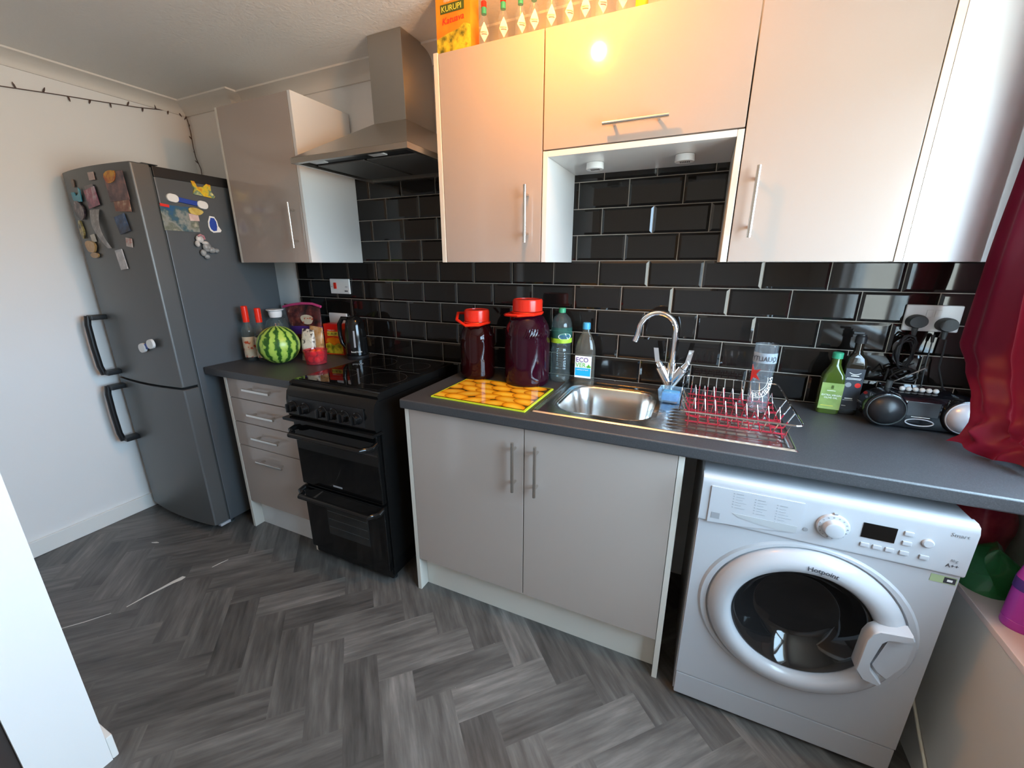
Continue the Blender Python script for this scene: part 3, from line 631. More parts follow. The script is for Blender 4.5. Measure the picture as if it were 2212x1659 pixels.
# ------------------------------------------------------------------ sink unit
su = thing('base_cabinet', 'two door base cabinet under the sink', 'cabinet', (-.1, -.3, 0))
obj('side_panel', bx(-.617, -.599, -.575, -.02, 0, ZU, .001), 'panel', su); obj('side_panel', bx(.404, .422, -.575, -.02, 0, ZU, .001), 'panel', su)
bm = B()
for a in ((-.598, -.582, -.55, -.02, .17, ZU - .001), (.387, .403, -.55, -.02, .17, ZU - .001), (-.581, .386, -.55, -.02, .17, .186), (-.581, .386, -.036, -.02, .187, ZU - .001)): box(bm, *a)
obj('body', bm, 'carcass', su)
obj('plinth', bx(-.598, .403, -.525, -.51, 0, .165), M['panel'], su)
for xa, xb, xh in ((-.597, -.1015, -.132), (-.0985, .4025, -.047)):
    d = obj('door', bx(xa, xb, -.575, -.557, .168, .880, .0015), 'gloss', su)
    bar_handle(d, [(xh, -.607, .830), (xh, -.607, .636)], (0, 1, 0))
bm = B(); bxs = (-.055, .315, -.475, -.105)      # hole for the bowl
def nose(bm, x0, x1, y1):
    """front strip with a softly rounded front edge"""
    r_ = .006; prof = [(y1, .884), (-.600 + r_, .884)] + [(-.600 + r_ - r_ * math.sin(a), .884 + r_ - r_ * math.cos(a)) for a in (PI / 8, PI / 4, 3 * PI / 8, PI / 2)]
    prof += [(-.600 + r_ - r_ * math.cos(a), WT - r_ + r_ * math.sin(a)) for a in (0, PI / 8, PI / 4, 3 * PI / 8, PI / 2)] + [(y1, WT)]
    prism(bm, prof, 'X', x0, x1)
nose(bm, -.617, XR - .001, bxs[2])
box(bm, -.617, bxs[0], bxs[2], bxs[3], .884, WT); box(bm, bxs[1], XR - .001, bxs[2], bxs[3], .884, WT); box(bm, -.617, XR - .001, bxs[3], -.001, .884, WT)
solo('worktop', bm, 'worktop', 'long dark grey worktop holding the sink and running to the window', 'worktop')

# sink: pressed sheet with bowl and ribbed drainer
sk_ = thing('sink', 'stainless steel inset sink with bowl and ribbed drainer', 'sink', (.3, -.29, WT))
sx0, sx1, sy0, sy1 = -.098, .708, -.520, -.055
def sd(x, y, cx, cy, hx, hy, r):
    qx, qy = abs(x - cx) - hx + r, abs(y - cy) - hy + r
    return math.hypot(max(qx, 0), max(qy, 0)) + min(max(qx, qy), 0) - r
def sstep(t): t = max(0, min(1, t)); return t * t * (3 - 2 * t)
NX, NY = 168, 98; bm = B(); rows = []
for j in range(NY + 1):
    row = []
    for i in range(NX + 1):
        x = sx0 + (sx1 - sx0) * i / NX; y = sy0 + (sy1 - sy0) * j / NY
        e = min(x - sx0, sx1 - x, y - sy0, sy1 - y)
        z = WT + .001 + .005 * sstep(e / .006) - .004 * sstep((e - .010) / .008)
        db = sd(x, y, .130, -.285, .172, .170, .085)
        z -= .004 * sstep((.016 - db) / .012) + .140 * sstep(-db / .040)
        if x > .335:
            ex = sstep((x - .345) / .03) * sstep((sx1 - .03 - x) / .02) * sstep((y - sy0 - .03) / .02) * sstep((sy1 - .03 - y) / .02)
            z += ex * .0026 * math.sin(2 * PI * y / .032)
        row.append((x, y, z))
    rows.append(row)
rings(bm, rows, False); obj('bowl_and_drainer', bm, 'sink', sk_, ang=80)
bm = B(); lathe(bm, [(.030, .004), (.034, .0055), (.036, .003), (.036, .0)], (.13, -.285, WT - .141), 24); obj('waste', bm, 'chrome', sk_, label='round waste in the bowl')
# small clear dish on the drainer
bm = B(); lathe(bm, [(.032, 0.0), (.036, .004), (.034, .014), (.024, .020), (.012, .018), (.004, .021)], (.322, -.405, WT + .006), 26); solo('glass_dish', bm, 'film', 'small clear shiny dish upside down between bowl and rack', 'dish')

# tap
tp = thing('mixer_tap', 'chrome swan neck mixer tap with two upright levers behind the sink', 'tap', (.335, -.082, WT + .003))
tx, ty, tz = .335, -.082, WT + .003
bm = B(); lathe(bm, [(.026, 0), (.026, .006), (.021, .010), (.019, .030), (.024, .05)], (tx, ty, tz), 24)
tube(bm, [(tx - .002, ty, tz + .03), (tx - .043, ty, tz + .103)], [.019, .021], 20); tube(bm, [(tx + .002, ty, tz + .03), (tx + .043, ty, tz + .103)], [.019, .021], 20)
tube(bm, [(tx, ty, tz + .03), (tx, ty, tz + .125)], .017, 20); obj('body', bm, 'chrome', tp)
for s in (-1, 1):
    bm = B(); tube(bm, [(tx + s * .0435, ty, tz + .104), (tx + s * .051, ty, tz + .117), (tx + s * .055, ty, tz + .125)], [.015, .013, .011], 16)
    P_ = [Vector((tx + s * .055, ty, tz + .122)), Vector((tx + s * .066, ty, tz + .180))]
    rings(bm, [[(p.x - .009 * k_, ty - .005, p.z) for k_ in (1,)] + [(p.x + .009, ty - .005, p.z), (p.x + .009, ty + .005, p.z), (p.x - .009, ty + .005, p.z)] for p in P_], True, True, True)
    obj('lever', bm, 'chrome', tp)
bm = B(); R_ = .075; top = tz + .268 - .0
pts = [(tx, ty, tz + .12), (tx, ty, tz + .185)] + [(tx - .068 + .068 * math.cos(a), ty - .03 * (1 - math.cos(a)) * .5, tz + .245 + .075 * math.sin(a)) for a in [PI * k / 16 for k in range(0, 17)]]
pts += [(tx - .140, ty - .032, tz + .225), (tx - .147, ty - .034, tz + .205)]
pts[1] = (tx, ty, tz + .19)
tube(bm, pts, .0115, 18); obj('spout', bm, 'chrome', tp)

# sponge holder with sponge
t = thing('sponge_tray', 'pale blue translucent sponge tray at the foot of the tap', 'tray', (.350, -.195, WT + .006), rz=-.10)
def tray(bm, w0, d0, w1, d1, z0, z1, th):
    c0 = t.location; Rm = Matrix.Rotation(-.10, 3, 'Z')
    def P(u, v, z): p = Rm @ Vector((u, v, 0)); return (c0.x + p.x, c0.y + p.y, z)
    out = [[P(u, v, z) for u, v in rrect(w_, d_, .012, 4)] for w_, d_, z in ((w0, d0, z0), (w1, d1, z1), (w1 - 2 * th, d1 - 2 * th, z1), (w0 - 2 * th, d0 - 2 * th, z0 + th))]
    rings(bm, out, True, True, True)
bm = B(); tray(bm, .078, .075, .092, .090, WT + .006, WT + .050, .003); obj('dish', bm, 'tray_blue', t)
bm = B(); c0 = t.location; box(bm, -.031, .027, -.030, .024, .0035, .034, .004); bmesh.ops.transform(bm, matrix=Matrix.Translation(c0) @ Matrix.Rotation(-.10, 4, 'Z'), verts=bm.verts[:])
solo('sponge', bm, 'blue_sp', 'bright blue sponge lying in the tray by the tap', 'sponge')

# dish rack
rk = thing('dish_rack', 'chrome wire dish rack with red coated base on the drainer', 'dish rack', (.54, -.30, WT + .006))
zr, zb_ = 1.006, WT + .020; rx0, rx1, ry0, ry1 = .388, .703, -.540, -.092; bx0, bx1, by0, by1 = .412, .680, -.460, -.148
def wire(bm, pts, r):
    """red below the collar height, bare metal above"""
    P = []
    zc = WT + .052
    for a, c_ in zip(pts, pts[1:]):
        P.append(Vector(a)); a, c_ = Vector(a), Vector(c_)
        if (a.z - zc) * (c_.z - zc) < 0: P.append(a.lerp(c_, (zc - a.z) / (c_.z - a.z)))
    P.append(Vector(pts[-1]))
    k0 = len(bm.faces); tube(bm, P, r, 7); bm.faces.ensure_lookup_table()
    for f in list(bm.faces)[k0:]:
        f.material_index = 1 if f.calc_center_median().z < zc - .001 else 0
bm = B(); P_ = [(x, y, zr) for x, y in rrect(rx1 - rx0, ry1 - ry0, .02, 4, (rx0 + rx1) / 2, (ry0 + ry1) / 2)]; tube(bm, P_, .0028, 8, closed=True); obj('rim', bm, 'chrome', rk)
nw = 10
for k in range(nw):
    f = k / (nw - 1); xt = rx0 + .03 + (rx1 - rx0 - .06) * f; xb = bx0 + .004 + (bx1 - bx0 - .008) * f
    bm = B(); zz = zb_ - (.010 if k in (0, nw - 1) else 0)
    wire(bm, [(xt, ry0, zr), (xb, by0 - .006, zz + .008), (xb, by0 + .006, zz), (xb, by0 + .05, zb_ + .010), (xb, (by0 + by1) / 2, zb_ + .012), (xb, by1 - .05, zb_ + .010), (xb, by1 - .006, zz), (xb, by1 + .006, zz + .008), (xt, ry1, zr)], .0018)
    obj('cross_wire', bm, ['chrome', 'rack_red'], rk)
for k in range(nw - 1):
    f = (k + .5) / (nw - 1); xb = bx0 + (bx1 - bx0) * f
    for y in (by0 + .075, by1 - .075):
        if math.hypot(xb - .622, y + .275) < .052: continue
        bm = B(); wire(bm, [(xb - .004, y + .02, zb_ + .010), (xb, y + .012, WT + .062), (xb + .003, y, WT + .083), (xb + .006, y - .012, WT + .062), (xb + .010, y - .02, zb_ + .010)], .0014); obj('plate_prong', bm, ['chrome', 'rack_red'], rk)
for y in (by0 + .002, by0 + .06, (by0 + by1) / 2 - .05, (by0 + by1) / 2 + .05, by1 - .06, by1 - .002):
    bm = B(); tube(bm, [(bx0 - .004, y, zb_ + .006), (bx1 + .004, y, zb_ + .006)], .0026, 8); obj('base_wire', bm, 'rack_red', rk)
for xs, xt_ in ((bx0, rx0), (bx1, rx1)):
    for y in (-.42, -.35, -.28):
        bm = B(); wire(bm, [(xt_, y, zr), (xs, y, zb_ + .012), (xs + (.03 if xs == bx0 else -.03), y, zb_ + .008)], .0022); obj('side_wire', bm, ['chrome', 'rack_red'], rk)

# beer glass
gx, gy, gz = .622, -.275, zb_ + .0135
g_ = thing('beer_glass', 'tall clear beer glass with red star standing in the rack', 'glass', (gx, gy, gz))
bm = B(); lathe(bm, [(.029, 0), (.031, .004), (.0305, .03), (.031, .12), (.0335, .165), (.0335, .225), (.0315, .225), (.0315, .165), (.029, .12), (.0285, .03), (.027, .014), (.002, .012)], (gx, gy, gz), 32); obj('vessel', bm, 'glass', g_)
bm = B(); af = math.atan2(-1.798 - gy, .405 - gx)
patch_cyl(bm, (gx, gy), .0337, af - 1.35, af + 1.35, gz + .167, gz + .200, 20); obj('frosted_band', bm, 'lid_clear', g_)
bm = B(); star = []
for k in range(10):
    r_ = .031 if k % 2 == 0 else .0125; a = PI / 2 + .35 + k * PI / 5; star.append((r_ * math.cos(a), r_ * math.sin(a)))
rings(bm, [[(gx + rr * math.cos(af - .95 + u / .031), gy + rr * math.sin(af - .95 + u / .031), gz + .128 + v) for u, v in star] for rr in (.0318, .0323)], True, True, True); obj('star', bm, 'red_ink', g_, label='red star')
def ringarc(rr, a0, a1, wdt, zc):
    b2 = B(); Q = []
    for rad in (rr, rr + wdt): Q.append([(rad * math.cos(a0 + (a1 - a0) * k / 24), rad * math.sin(a0 + (a1 - a0) * k / 24)) for k in range(25)])
    rings(b2, [[(gx + .0318 * math.cos(af - .55 + u * .9 / .031), gy + .0318 * math.sin(af - .55 + u * .9 / .031), gz + zc + v) for u, v in qq] for qq in Q], False); return b2
obj('ring_print', ringarc(.062, -2.0, .15, .0018, .112), 'white_ink', g_); obj('ring_print', ringarc(.040, -2.0, .25, .0014, .112), 'white_ink', g_)
def arcf(x, y, z):
    a = -1.75 + x / .057; rad = .0455 + y; u, v = rad * math.cos(a), rad * math.sin(a)
    return Vector((gx + (.0319 + z) * math.cos(af - .55 + u * .9 / .031), gy + (.0319 + z) * math.sin(af - .55 + u * .9 / .031), gz + .112 + v))
def arcf2(x, y, z):
    a = -1.95 + x / .05; rad = .045 + y; u, v = rad * math.cos(a), rad * math.sin(a)
    return Vector((gx + (.0319 + z) * math.cos(af - .55 + u * .9 / .031), gy + (.0319 + z) * math.sin(af - .55 + u * .9 / .031), gz + .112 + v))
letters('lettering', 'QUALITY', .022, 'ink', g_, (0, 0, gz + .174), (1, 0, 0), (0, 0, 1), bend=((gx, gy), .0345, af + 1.1), sx=-.85)
letters('lettering', 'HEINEKEN', .0205, 'white_ink', g_, (0, 0, 0), (1, 0, 0), (0, 0, 1), arcfn=arcf, sx=1.15)

# ------------------------------------------------------------------ cooker
kx0, kx1 = -1.228, -.728
ck = thing('cooker', 'black freestanding electric cooker with ceramic hob', 'cooker', (-.98, -.3, 0))
bm = B(); box(bm, kx0, kx1, -.595, -.03, .045, .895, .004); obj('body', bm, 'black', ck)
bm = B(); prof = [(-.03, .896), (-.598, .896), (-.598, .905), (-.604, .917), (-.590, .927), (-.575, .930), (-.03, .930)]
prism(bm, prof, 'X', kx0 - .001, kx1 + .001); obj('hob_frame', bm, 'black', ck)
hob = obj('hob_glass', bx(kx0 + .022, kx1 - .022, -.572, -.05, .9302, .9335, .001), 'black_glass', ck)
for x, y, r_ in ((-.855, -.42, .105), (-1.09, -.44, .075), (-.86, -.18, .075), (-1.09, -.19, .095)):
    bm = B(); rings(bm, [[(x + rr * math.cos(a), y + rr * math.sin(a), .9337) for a in [2 * PI * k / 48 for k in range(48)]] for rr in (r_, r_ + .0011)], True); obj('heating_ring', bm, 'ring_print', hob, label='thin grey heating ring', flat=True)
bm = B(); prof = [(-.5955, .770), (-.627, .770), (-.634, .785), (-.632, .850), (-.624, .886), (-.606, .905), (-.5985, .905), (-.5985, .8955), (-.5955, .8955)]
prism(bm, prof, 'X', kx0 - .002, kx1 + .002)
cp = obj('control_panel', bm, 'black', ck)
obj('panel_strip', bx(kx0 + .015, kx1 - .05, -.6345, -.6322, .785, .866), 'black_matt', cp)
for x in (-1.185, -1.110, -1.005, -.943, -.880, -.812):
    bm = B(); lathe(bm, [(.026, 0), (.026, -.004), (.022, -.006), (.020, -.028), (.016, -.031)], (x, -.6335, .822), 24, 'Y'); box(bm, x - .0045, x + .0045, -.672, -.662, .803, .841, .002); obj('knob', bm, 'black', cp, label='round black knob')
bm = B(); prism(bm, rrect(kx1 - kx0 + .03, .014, .006, 3, (kx0 + kx1) / 2 - .008, .760), 'Y', -.65, -.5955); obj('ledge', bm, 'black', ck)
gd = obj('grill_door', bx(kx0 + .006, kx1 - .006, -.622, -.5955, .425, .748, .006), 'black_glass', ck)
od = obj('oven_door', bx(kx0 + .006, kx1 - .006, -.622, -.5955, .075, .415, .006), 'black_glass', ck)
def loop_handle(par, z):
    b2 = B(); pts = [(kx0 + .012, -.618, z + .012), (kx0 + .012, -.645, z + .006)] + [(kx0 + .012 + .03 * math.sin(a), -.645 - .03 * (1 - math.cos(a)), z) for a in [PI / 2 * k / 6 for k in range(1, 7)]]
    pts += [(kx1 - .012 - p[0] + kx0 + .012, p[1], p[2]) for p in reversed(pts)]
    tube(b2, pts, .0125, 12); obj('handle', b2, 'black', par, label='thick rounded black handle')
loop_handle(gd, .700); loop_handle(od, .390)
wn_ = obj('oven_window', bx(-1.085, -.832, -.6235, -.6215, .185, .345), pbr('oven_glass', (.022, .022, .021), .08), od)
bm = B()
for z in (.225, .268, .310): box(bm, -1.08, -.838, -.6242, -.6236, z, z + .003)
obj('oven_shelf', bm, 'dark', wn_, flat=True)
obj('maker_mark', bx(-1.02, -.965, -.6228, -.6221, .452, .460), 'grey_pl', gd, flat=True)
obj('plinth', bx(kx0 + .01, kx1 - .01, -.60, -.58, .03, .072), 'black', ck)
for x in (kx0 + .04, kx1 - .04):
    for y in (-.56, -.08):
        bm = B(); lathe(bm, [(.016, 0), (.016, .02), (.010, .022), (.010, .044)], (x, y, 0), 14); obj('foot', bm, 'black_matt', ck)

# ------------------------------------------------------------------ washing machine
wx0, wx1, wy = .476, 1.060, -.612
wm_ = thing('washing_machine', 'white front loading washing machine under the right end of the worktop', 'washing machine', (.77, -.33, 0))
bm = B(); box(bm, wx0, wx1, wy + .105, -.05, .012, .820)
for a in ((wx0, wx0 + .02, .012, .820), (wx1 - .02, wx1, .012, .820), (wx0 + .02, wx1 - .02, .012, .10), (wx0 + .02, wx1 - .02, .71, .820)): box(bm, a[0], a[1], wy + .022, wy + .1049, a[2], a[3])
obj('body', bm, 'white_en', wm_)
bm = B(); lathe(bm, [(.197, .0185), (.197, .104)], (.769, wy, .452), 48, 'Y', cap0=False); obj('drum_mouth', bm, 'dark', wm_)
bm = B(); box(bm, wx0 - .002, wx1 + .002, wy + .03, -.05, .8205, .846, .008); obj('top_panel', bm, 'white_en', wm_)
# front sheet with a round hole
bm = B(); hc = (.769, .452); hr = .196; n = 64; A = [2 * PI * k / n for k in range(n)]
def edge(a):
    dx, dz = math.cos(a), math.sin(a); X0, X1, Z0, Z1 = wx0 + .003, wx1 - .003, .112, .703
    ts = []
    if dx > 1e-6: ts.append((X1 - hc[0]) / dx)
    if dx < -1e-6: ts.append((X0 - hc[0]) / dx)
    if dz > 1e-6: ts.append((Z1 - hc[1]) / dz)
    if dz < -1e-6: ts.append((Z0 - hc[1]) / dz)
    t_ = min(ts); return (hc[0] + dx * t_, hc[1] + dz * t_)
corner = [math.atan2(z - hc[1], x - hc[0]) % (2 * PI) for x in (wx0 + .003, wx1 - .003) for z in (.112, .703)]
for ca in corner:
    k = min(range(n), key=lambda i: abs(A[i] - ca)); A[k] = ca
rs = [[(edge(a)[0], wy + .021, edge(a)[1]) for a in A], [(edge(a)[0], wy, edge(a)[1]) for a in A]]
rs.append([(hc[0] + .262 * math.cos(a), wy, hc[1] + min(.2505, .262) * math.sin(a)) for a in A])
rs.append([(hc[0] + .255 * math.cos(a), wy - .007, hc[1] + .246 * math.sin(a)) for a in A])
rs.append([(hc[0] + .240 * math.cos(a), wy - .008, hc[1] + .240 * math.sin(a)) for a in A])
rs.append([(hc[0] + .236 * math.cos(a), wy - .001, hc[1] + .236 * math.sin(a)) for a in A])
rs.append([(hc[0] + hr * math.cos(a), wy - .001, hc[1] + hr * math.sin(a)) for a in A])
rs.append([(hc[0] + hr * math.cos(a), wy + .018, hc[1] + hr * math.sin(a)) for a in A])
rings(bm, rs, True); obj('front_panel', bm, 'white_en', wm_)
kp = B(); box(kp, wx0 + .003, wx1 - .003, wy, wy + .021, .018, .108, .004); obj('kick_panel', kp, 'white_en', wm_)
bm = B(); prism(bm, [(wy + .0215, .706), (wy - .004, .706), (wy - .008, .712), (wy - .008, .828), (wy - .002, .842), (wy + .010, .847), (wy + .0295, .847), (wy + .0295, .8205), (wy + .0215, .8205)], 'X', wx0, wx1)
pn = obj('control_panel', bm, 'white_en', wm_)
yp = wy - .008
# detergent drawer
bm = B(); prism(bm, [(.500, .708), (.500, .823), (.722, .823), (.722, .742), (.700, .730), (.640, .722), (.58, .714)], 'Y', yp - .0035, yp - .0002); dr = obj('detergent_drawer', bm, 'white_en', pn)
bm = B(); prism(bm, [(.560, .752), (.715, .752), (.715, .733), (.68, .729), (.62, .734), (.575, .742)], 'Y', yp - .0045, yp - .0036); obj('finger_recess_shade', bm, pbr('recess_shade_grey', (.42, .42, .42), .4), dr, flat=True)  # flat patch; the shade of the hollow is put into its grey
bm = B(); box(bm, .508, .530, yp - .0042, yp - .0036, .723, .742); obj('pictogram', bm, 'grey_pl', dr, flat=True)
for c_, (x, zt, nl) in enumerate(((.563, .812, 6), (.616, .806, 6), (.668, .802, 7))):
    bm = B()
    for k in range(nl):
        z = zt - k * .0085; box(bm, x - .007, x - .004, yp - .0041, yp - .0036, z, z + .0025); box(bm, x, x + (.018 if k == 0 else random.uniform(.014, .034)), yp - .0041, yp - .0036, z, z + (.0022 if k == 0 else .0012))
    obj('programme_list', bm, 'grey_pl', dr, flat=True)
bm = B(); lathe(bm, [(.036, 0), (.036, -.004), (.034, -.008), (.027, -.009), (.024, -.010), (.021, -.024), (.018, -.026), (.002, -.026)], (.790, yp, .773), 40, 'Y'); dl = obj('dial', bm, 'white_en', pn)
bm = B()
for k in range(16):
    a = 2 * PI * k / 16 + .1; x, z = .790 + .030 * math.cos(a), .773 + .030 * math.sin(a); box(bm, x - .0014, x + .0014, yp - .0098, yp - .0087, z - .0014, z + .0014)
box(bm, .786, .794, yp - .006, yp - .0005, .8095, .813)
obj('dial_marks', bm, 'grey_pl', dl, flat=True)
bm = B(); lathe(bm, [(.0055, 0), (.0055, -.002)], (.735, yp, .748), 16, 'Y'); obj('button', bm, 'grey_pl', pn)
obj('display', bx(.850, .917, yp - .002, yp - .0002, .761, .803, .001), 'black_glass', pn, label='black display')
for x, z in ((.862, .741), (.887, .741), (.912, .741), (.939, .796), (.940, .769), (.940, .741), (.978, .741)):
    obj('button', bx(x - .009, x + .009, yp - .004, yp - .0002, z - .006, z + .006, .0018), 'white_en', pn)
bm = B(); lathe(bm, [(.0115, 0), (.0115, -.004), (.009, -.006)], (.977, yp, .781), 24, 'Y'); obj('button', bm, 'white_en', pn)
letters('lettering', 'Smart', .014, 'grey_pl', pn, (1.012, yp - .0002, .812), (1, 0, 0), (0, 0, 1))
letters('lettering', 'A++', .013, 'ink', pn, (1.020, yp - .0002, .729), (1, 0, 0), (0, 0, 1)); letters('lettering', '8kg', .010, 'grey_pl', pn, (1.026, yp - .0002, .745), (1, 0, 0), (0, 0, 1))
bm = B(); box(bm, 1.005, 1.054, wy - .0008, wy - .0001, .677, .697); es = obj('energy_sticker', bm, pbr('sticker_green', (.38, .46, .25), .4), wm_, label='small green and black sticker', flat=True)
obj('sticker_print', bx(1.030, 1.052, wy - .0012, wy - .0009, .679, .695), 'ink', es, flat=True); obj('sticker_print', bx(1.036, 1.046, wy - .0016, wy - .0013, .684, .690), 'white_lab', es, flat=True)
# porthole door
bm = B(); lathe(bm, [(.234, .0), (.2345, -.010), (.228, -.022), (.212, -.033), (.195, -.036), (.180, -.032), (.172, -.020), (.169, -.004), (.172, .0)], (hc[0], wy - .0012, hc[1]), 72, 'Y', cap0=False, cap1=False)
pd = obj('porthole_door', bm, 'white_en', wm_, ang=60)
bm = B(); lathe(bm, [(.1705, -.008), (.165, -.012), (.150, .000), (.125, .040), (.112, .058), (.10, .066), (.05, .072), (.002, .073)], (hc[0], wy - .0012, hc[1]), 64, 'Y', cap0=False); obj('glass_bowl', bm, pbr('smoked_glass', (.012, .011, .011), .05), pd, label='dark glass bowl', ang=60)
bm = B(); prism(bm, [(.952, .508), (.985, .533), (.999, .500), (.997, .44), (.970, .378), (.948, .392), (.934, .412)], 'Y', wy - .040, wy - .030); obj('handle_recess', bm, 'white_en', pd)
HB = [(.900, .498), (.908, .522), (.921, .535), (.985, .545), (.992, .530), (.975, .519), (.944, .513), (.934, .500), (.923, .428), (.927, .408), (.955, .374), (.950, .364), (.915, .370), (.896, .398)]
hcx, hcz = sum(p[0] for p in HB) / 14, sum(p[1] for p in HB) / 14
bm = B()
def inset(P, d):
    out = []; n_ = len(P)
    for k_ in range(n_):
        a_, b_, c_ = Vector(P[k_ - 1]), Vector(P[k_]), Vector(P[(k_ + 1) % n_])
        e1, e2 = (b_ - a_).normalized(), (c_ - b_).normalized(); n1, n2 = Vector((e1.y, -e1.x)), Vector((e2.y, -e2.x)); m_ = (n1 + n2).normalized()
        out.append(tuple(b_ + m_ * d / max(.4, m_.dot(n1))))
    return out
rings(bm, [[(x_, wy - .022, z_) for x_, z_ in HB], [(x_, wy - .056, z_) for x_, z_ in HB], [(x_, wy - .060, z_) for x_, z_ in inset(HB, .003)]], True, True, True); obj('handle', bm, 'white_en', pd)
letters('lettering', 'Hotpoint', .019, 'ink', pd, (.742, wy - .0375, .6445), (1, 0, 0), (0, 0, 1), arcfn=lambda x, y, z: Vector((hc[0] + (.193 + y) * math.sin(x / .2 - .09), wy - .0378 - z, hc[1] + (.193 + y) * math.cos(x / .2 - .09))))
for x in (wx0 + .05, wx1 - .05):
    for y in (-.55, -.1):
        bm = B(); lathe(bm, [(.02, 0), (.02, .008), (.008, .009), (.008, .013)], (x, y, 0), 14); obj('foot', bm, 'black_matt', wm_)

# ------------------------------------------------------------------ things on the right worktop
# chopping board
P_ = [(-.520, -.528), (-.113, -.540), (-.108, -.238), (-.517, -.226)]
bm = B(); cxb = sum(p[0] for p in P_) / 4; cyb = sum(p[1] for p in P_) / 4
ins = lambda p, k: (cxb + (p[0] - cxb) * k, cyb + (p[1] - cyb) * k)
rings(bm, [[(x, y, WT + .0005) for x, y in P_], [(x, y, WT + .0055) for x, y in P_]], True, True, True)
cb = solo('chopping_board', bm, 'board_edge', 'glass chopping board printed with yellow fruit', 'chopping board', flat=True)
bm = B(); rings(bm, [[(*ins(p, .965), WT + .0056) for p in P_], [(*ins(p, .965), WT + .0062) for p in P_]], True, True, True)
obj('print_ground', bm, 'board', cb, flat=True)
bm = B(); cl = bm.verts.layers.float_color.new('print'); rr = random.Random(12); k_ = 0
ux = Vector((P_[1][0] - P_[0][0], P_[1][1] - P_[0][1], 0)); uy = Vector((P_[3][0] - P_[0][0], P_[3][1] - P_[0][1], 0)); og = Vector((P_[0][0], P_[0][1], 0))
for row in range(5):
    for col in range(5):
        su = (col + .5 + (.5 if row % 2 else 0) * .8 - .2) / 5 + rr.uniform(-.02, .02); sv = .90 - row * .20 + rr.uniform(-.02, .02); an = rr.uniform(-.5, .5)
        a_, b_ = rr.uniform(.052, .060), rr.uniform(.031, .035)
        k_ += 1; z_ = WT + .00625 + k_ * .00003; br = rr.uniform(.85, 1.05)
        c_ = og + ux * su + uy * sv; ring_prev = None
        for q_, colr in ((.12, (.95, .58, .05)), (.55, (.92, .46, .02)), (.82, (.78, .30, .008)), (1.0, (.42, .13, .004))):
            ring = []
            for m_ in range(24):
                t_ = 2 * PI * m_ / 24; u_, v_ = a_ * q_ * math.cos(t_), b_ * q_ * math.sin(t_)
                p_ = c_ + Vector((u_ * math.cos(an) - v_ * math.sin(an), u_ * math.sin(an) + v_ * math.cos(an), 0))
                e1 = max(.022, min(.978, (p_ - og).dot(ux) / ux.length_squared)); e2 = max(.03, min(.97, (p_ - og).dot(uy) / uy.length_squared))
                p_ = og + ux * e1 + uy * e2; vv = bm.verts.new((p_.x, p_.y, z_)); vv[cl] = (colr[0] * br, colr[1] * br, colr[2], 1); ring.append(vv)
            if ring_prev:
                for m_ in range(24): bm.faces.new((ring_prev[m_], ring_prev[(m_ + 1) % 24], ring[(m_ + 1) % 24], ring[m_]))
            else: bm.faces.new(ring)
            ring_prev = ring
obj('fruit_print', bm, 'fruit_print', cb, flat=True)


def jar(label, x, y, r, h, mat, sq, lidr, lidz, lidh, handle_pts):
    t = thing('storage_jar', label, 'jar', (x, y, WT))
    prof = [(r * .86, 0), (r * .97, .010), (r, .025), (r, h * .62), (r * .97, h * .66), (r, h * .70), (r * .99, h * .74), (r * .90, h * .84), (r * .72, h * .93), (lidr * .95, h * .965), (lidr * .93, h)]
    b2 = B(); lathe(b2, prof, (x, y, WT), 40); obj('body', b2, mat, t)
    b2 = B(); nn = 40; rs = []
    for rr, zz, rib in ((lidr, lidz, 1), (lidr, lidz + lidh * .85, 1), (lidr * .95, lidz + lidh, 0), (lidr * .85, lidz + lidh, 0), (lidr * .84, lidz + lidh - .003, 0)):
        rs.append([(x + (rr + (.0012 if (k % 2 and rib) else 0)) * math.cos(2 * PI * k / nn), y + (rr + (.0012 if (k % 2 and rib) else 0)) * math.sin(2 * PI * k / nn), zz) for k in range(nn)])
    rings(b2, rs, True, True, True); obj('lid', b2, 'red_pl', t, label='red screw lid')
    b2 = B(); lathe(b2, [(lidr + .004, lidz - .012 - WT), (lidr + .006, lidz - .006 - WT), (lidr + .003, lidz - .002 - WT), (lidr * .9, lidz - .002 - WT), (lidr * .9, lidz - .012 - WT)], (x, y, WT), 36); obj('collar', b2, 'red_pl', t)
    b2 = B(); tube(b2, handle_pts, .0065, 8); obj('handle', b2, 'red_pl', t, label='red carrying handle')
    return t
jx, jy = -.495, -.185; zl = WT + .280
j1 = jar('smaller dark red jar with red lid, left of the big jar', jx, jy, .078, .262, 'jar', 0, .055, WT + .262, .050, [(jx + .060, jy - .01, zl - .022), (jx + .045, jy - .060, zl - .028), (jx - .01, jy - .085, zl - .030), (jx - .065, jy - .065, zl - .010), (jx - .092, jy - .01, zl + .012), (jx - .080, jy + .04, zl + .008), (jx - .05, jy + .05, zl - .018)])
jx, jy = -.250, -.185; zl = WT + .33
j2 = jar('largest jar of dark purple liquid with red lid', jx, jy, .097, .312, 'jar_purple', 0, .062, WT + .318, .048, [(jx + .064, jy - .01, zl - .020), (jx + .050, jy - .058, zl - .022), (jx - .01, jy - .082, zl - .026), (jx - .07, jy - .06, zl - .028), (jx - .10, jy - .01, zl - .034), (jx - .09, jy + .03, zl - .03), (jx - .06, jy + .04, zl - .02)])
bm = B()
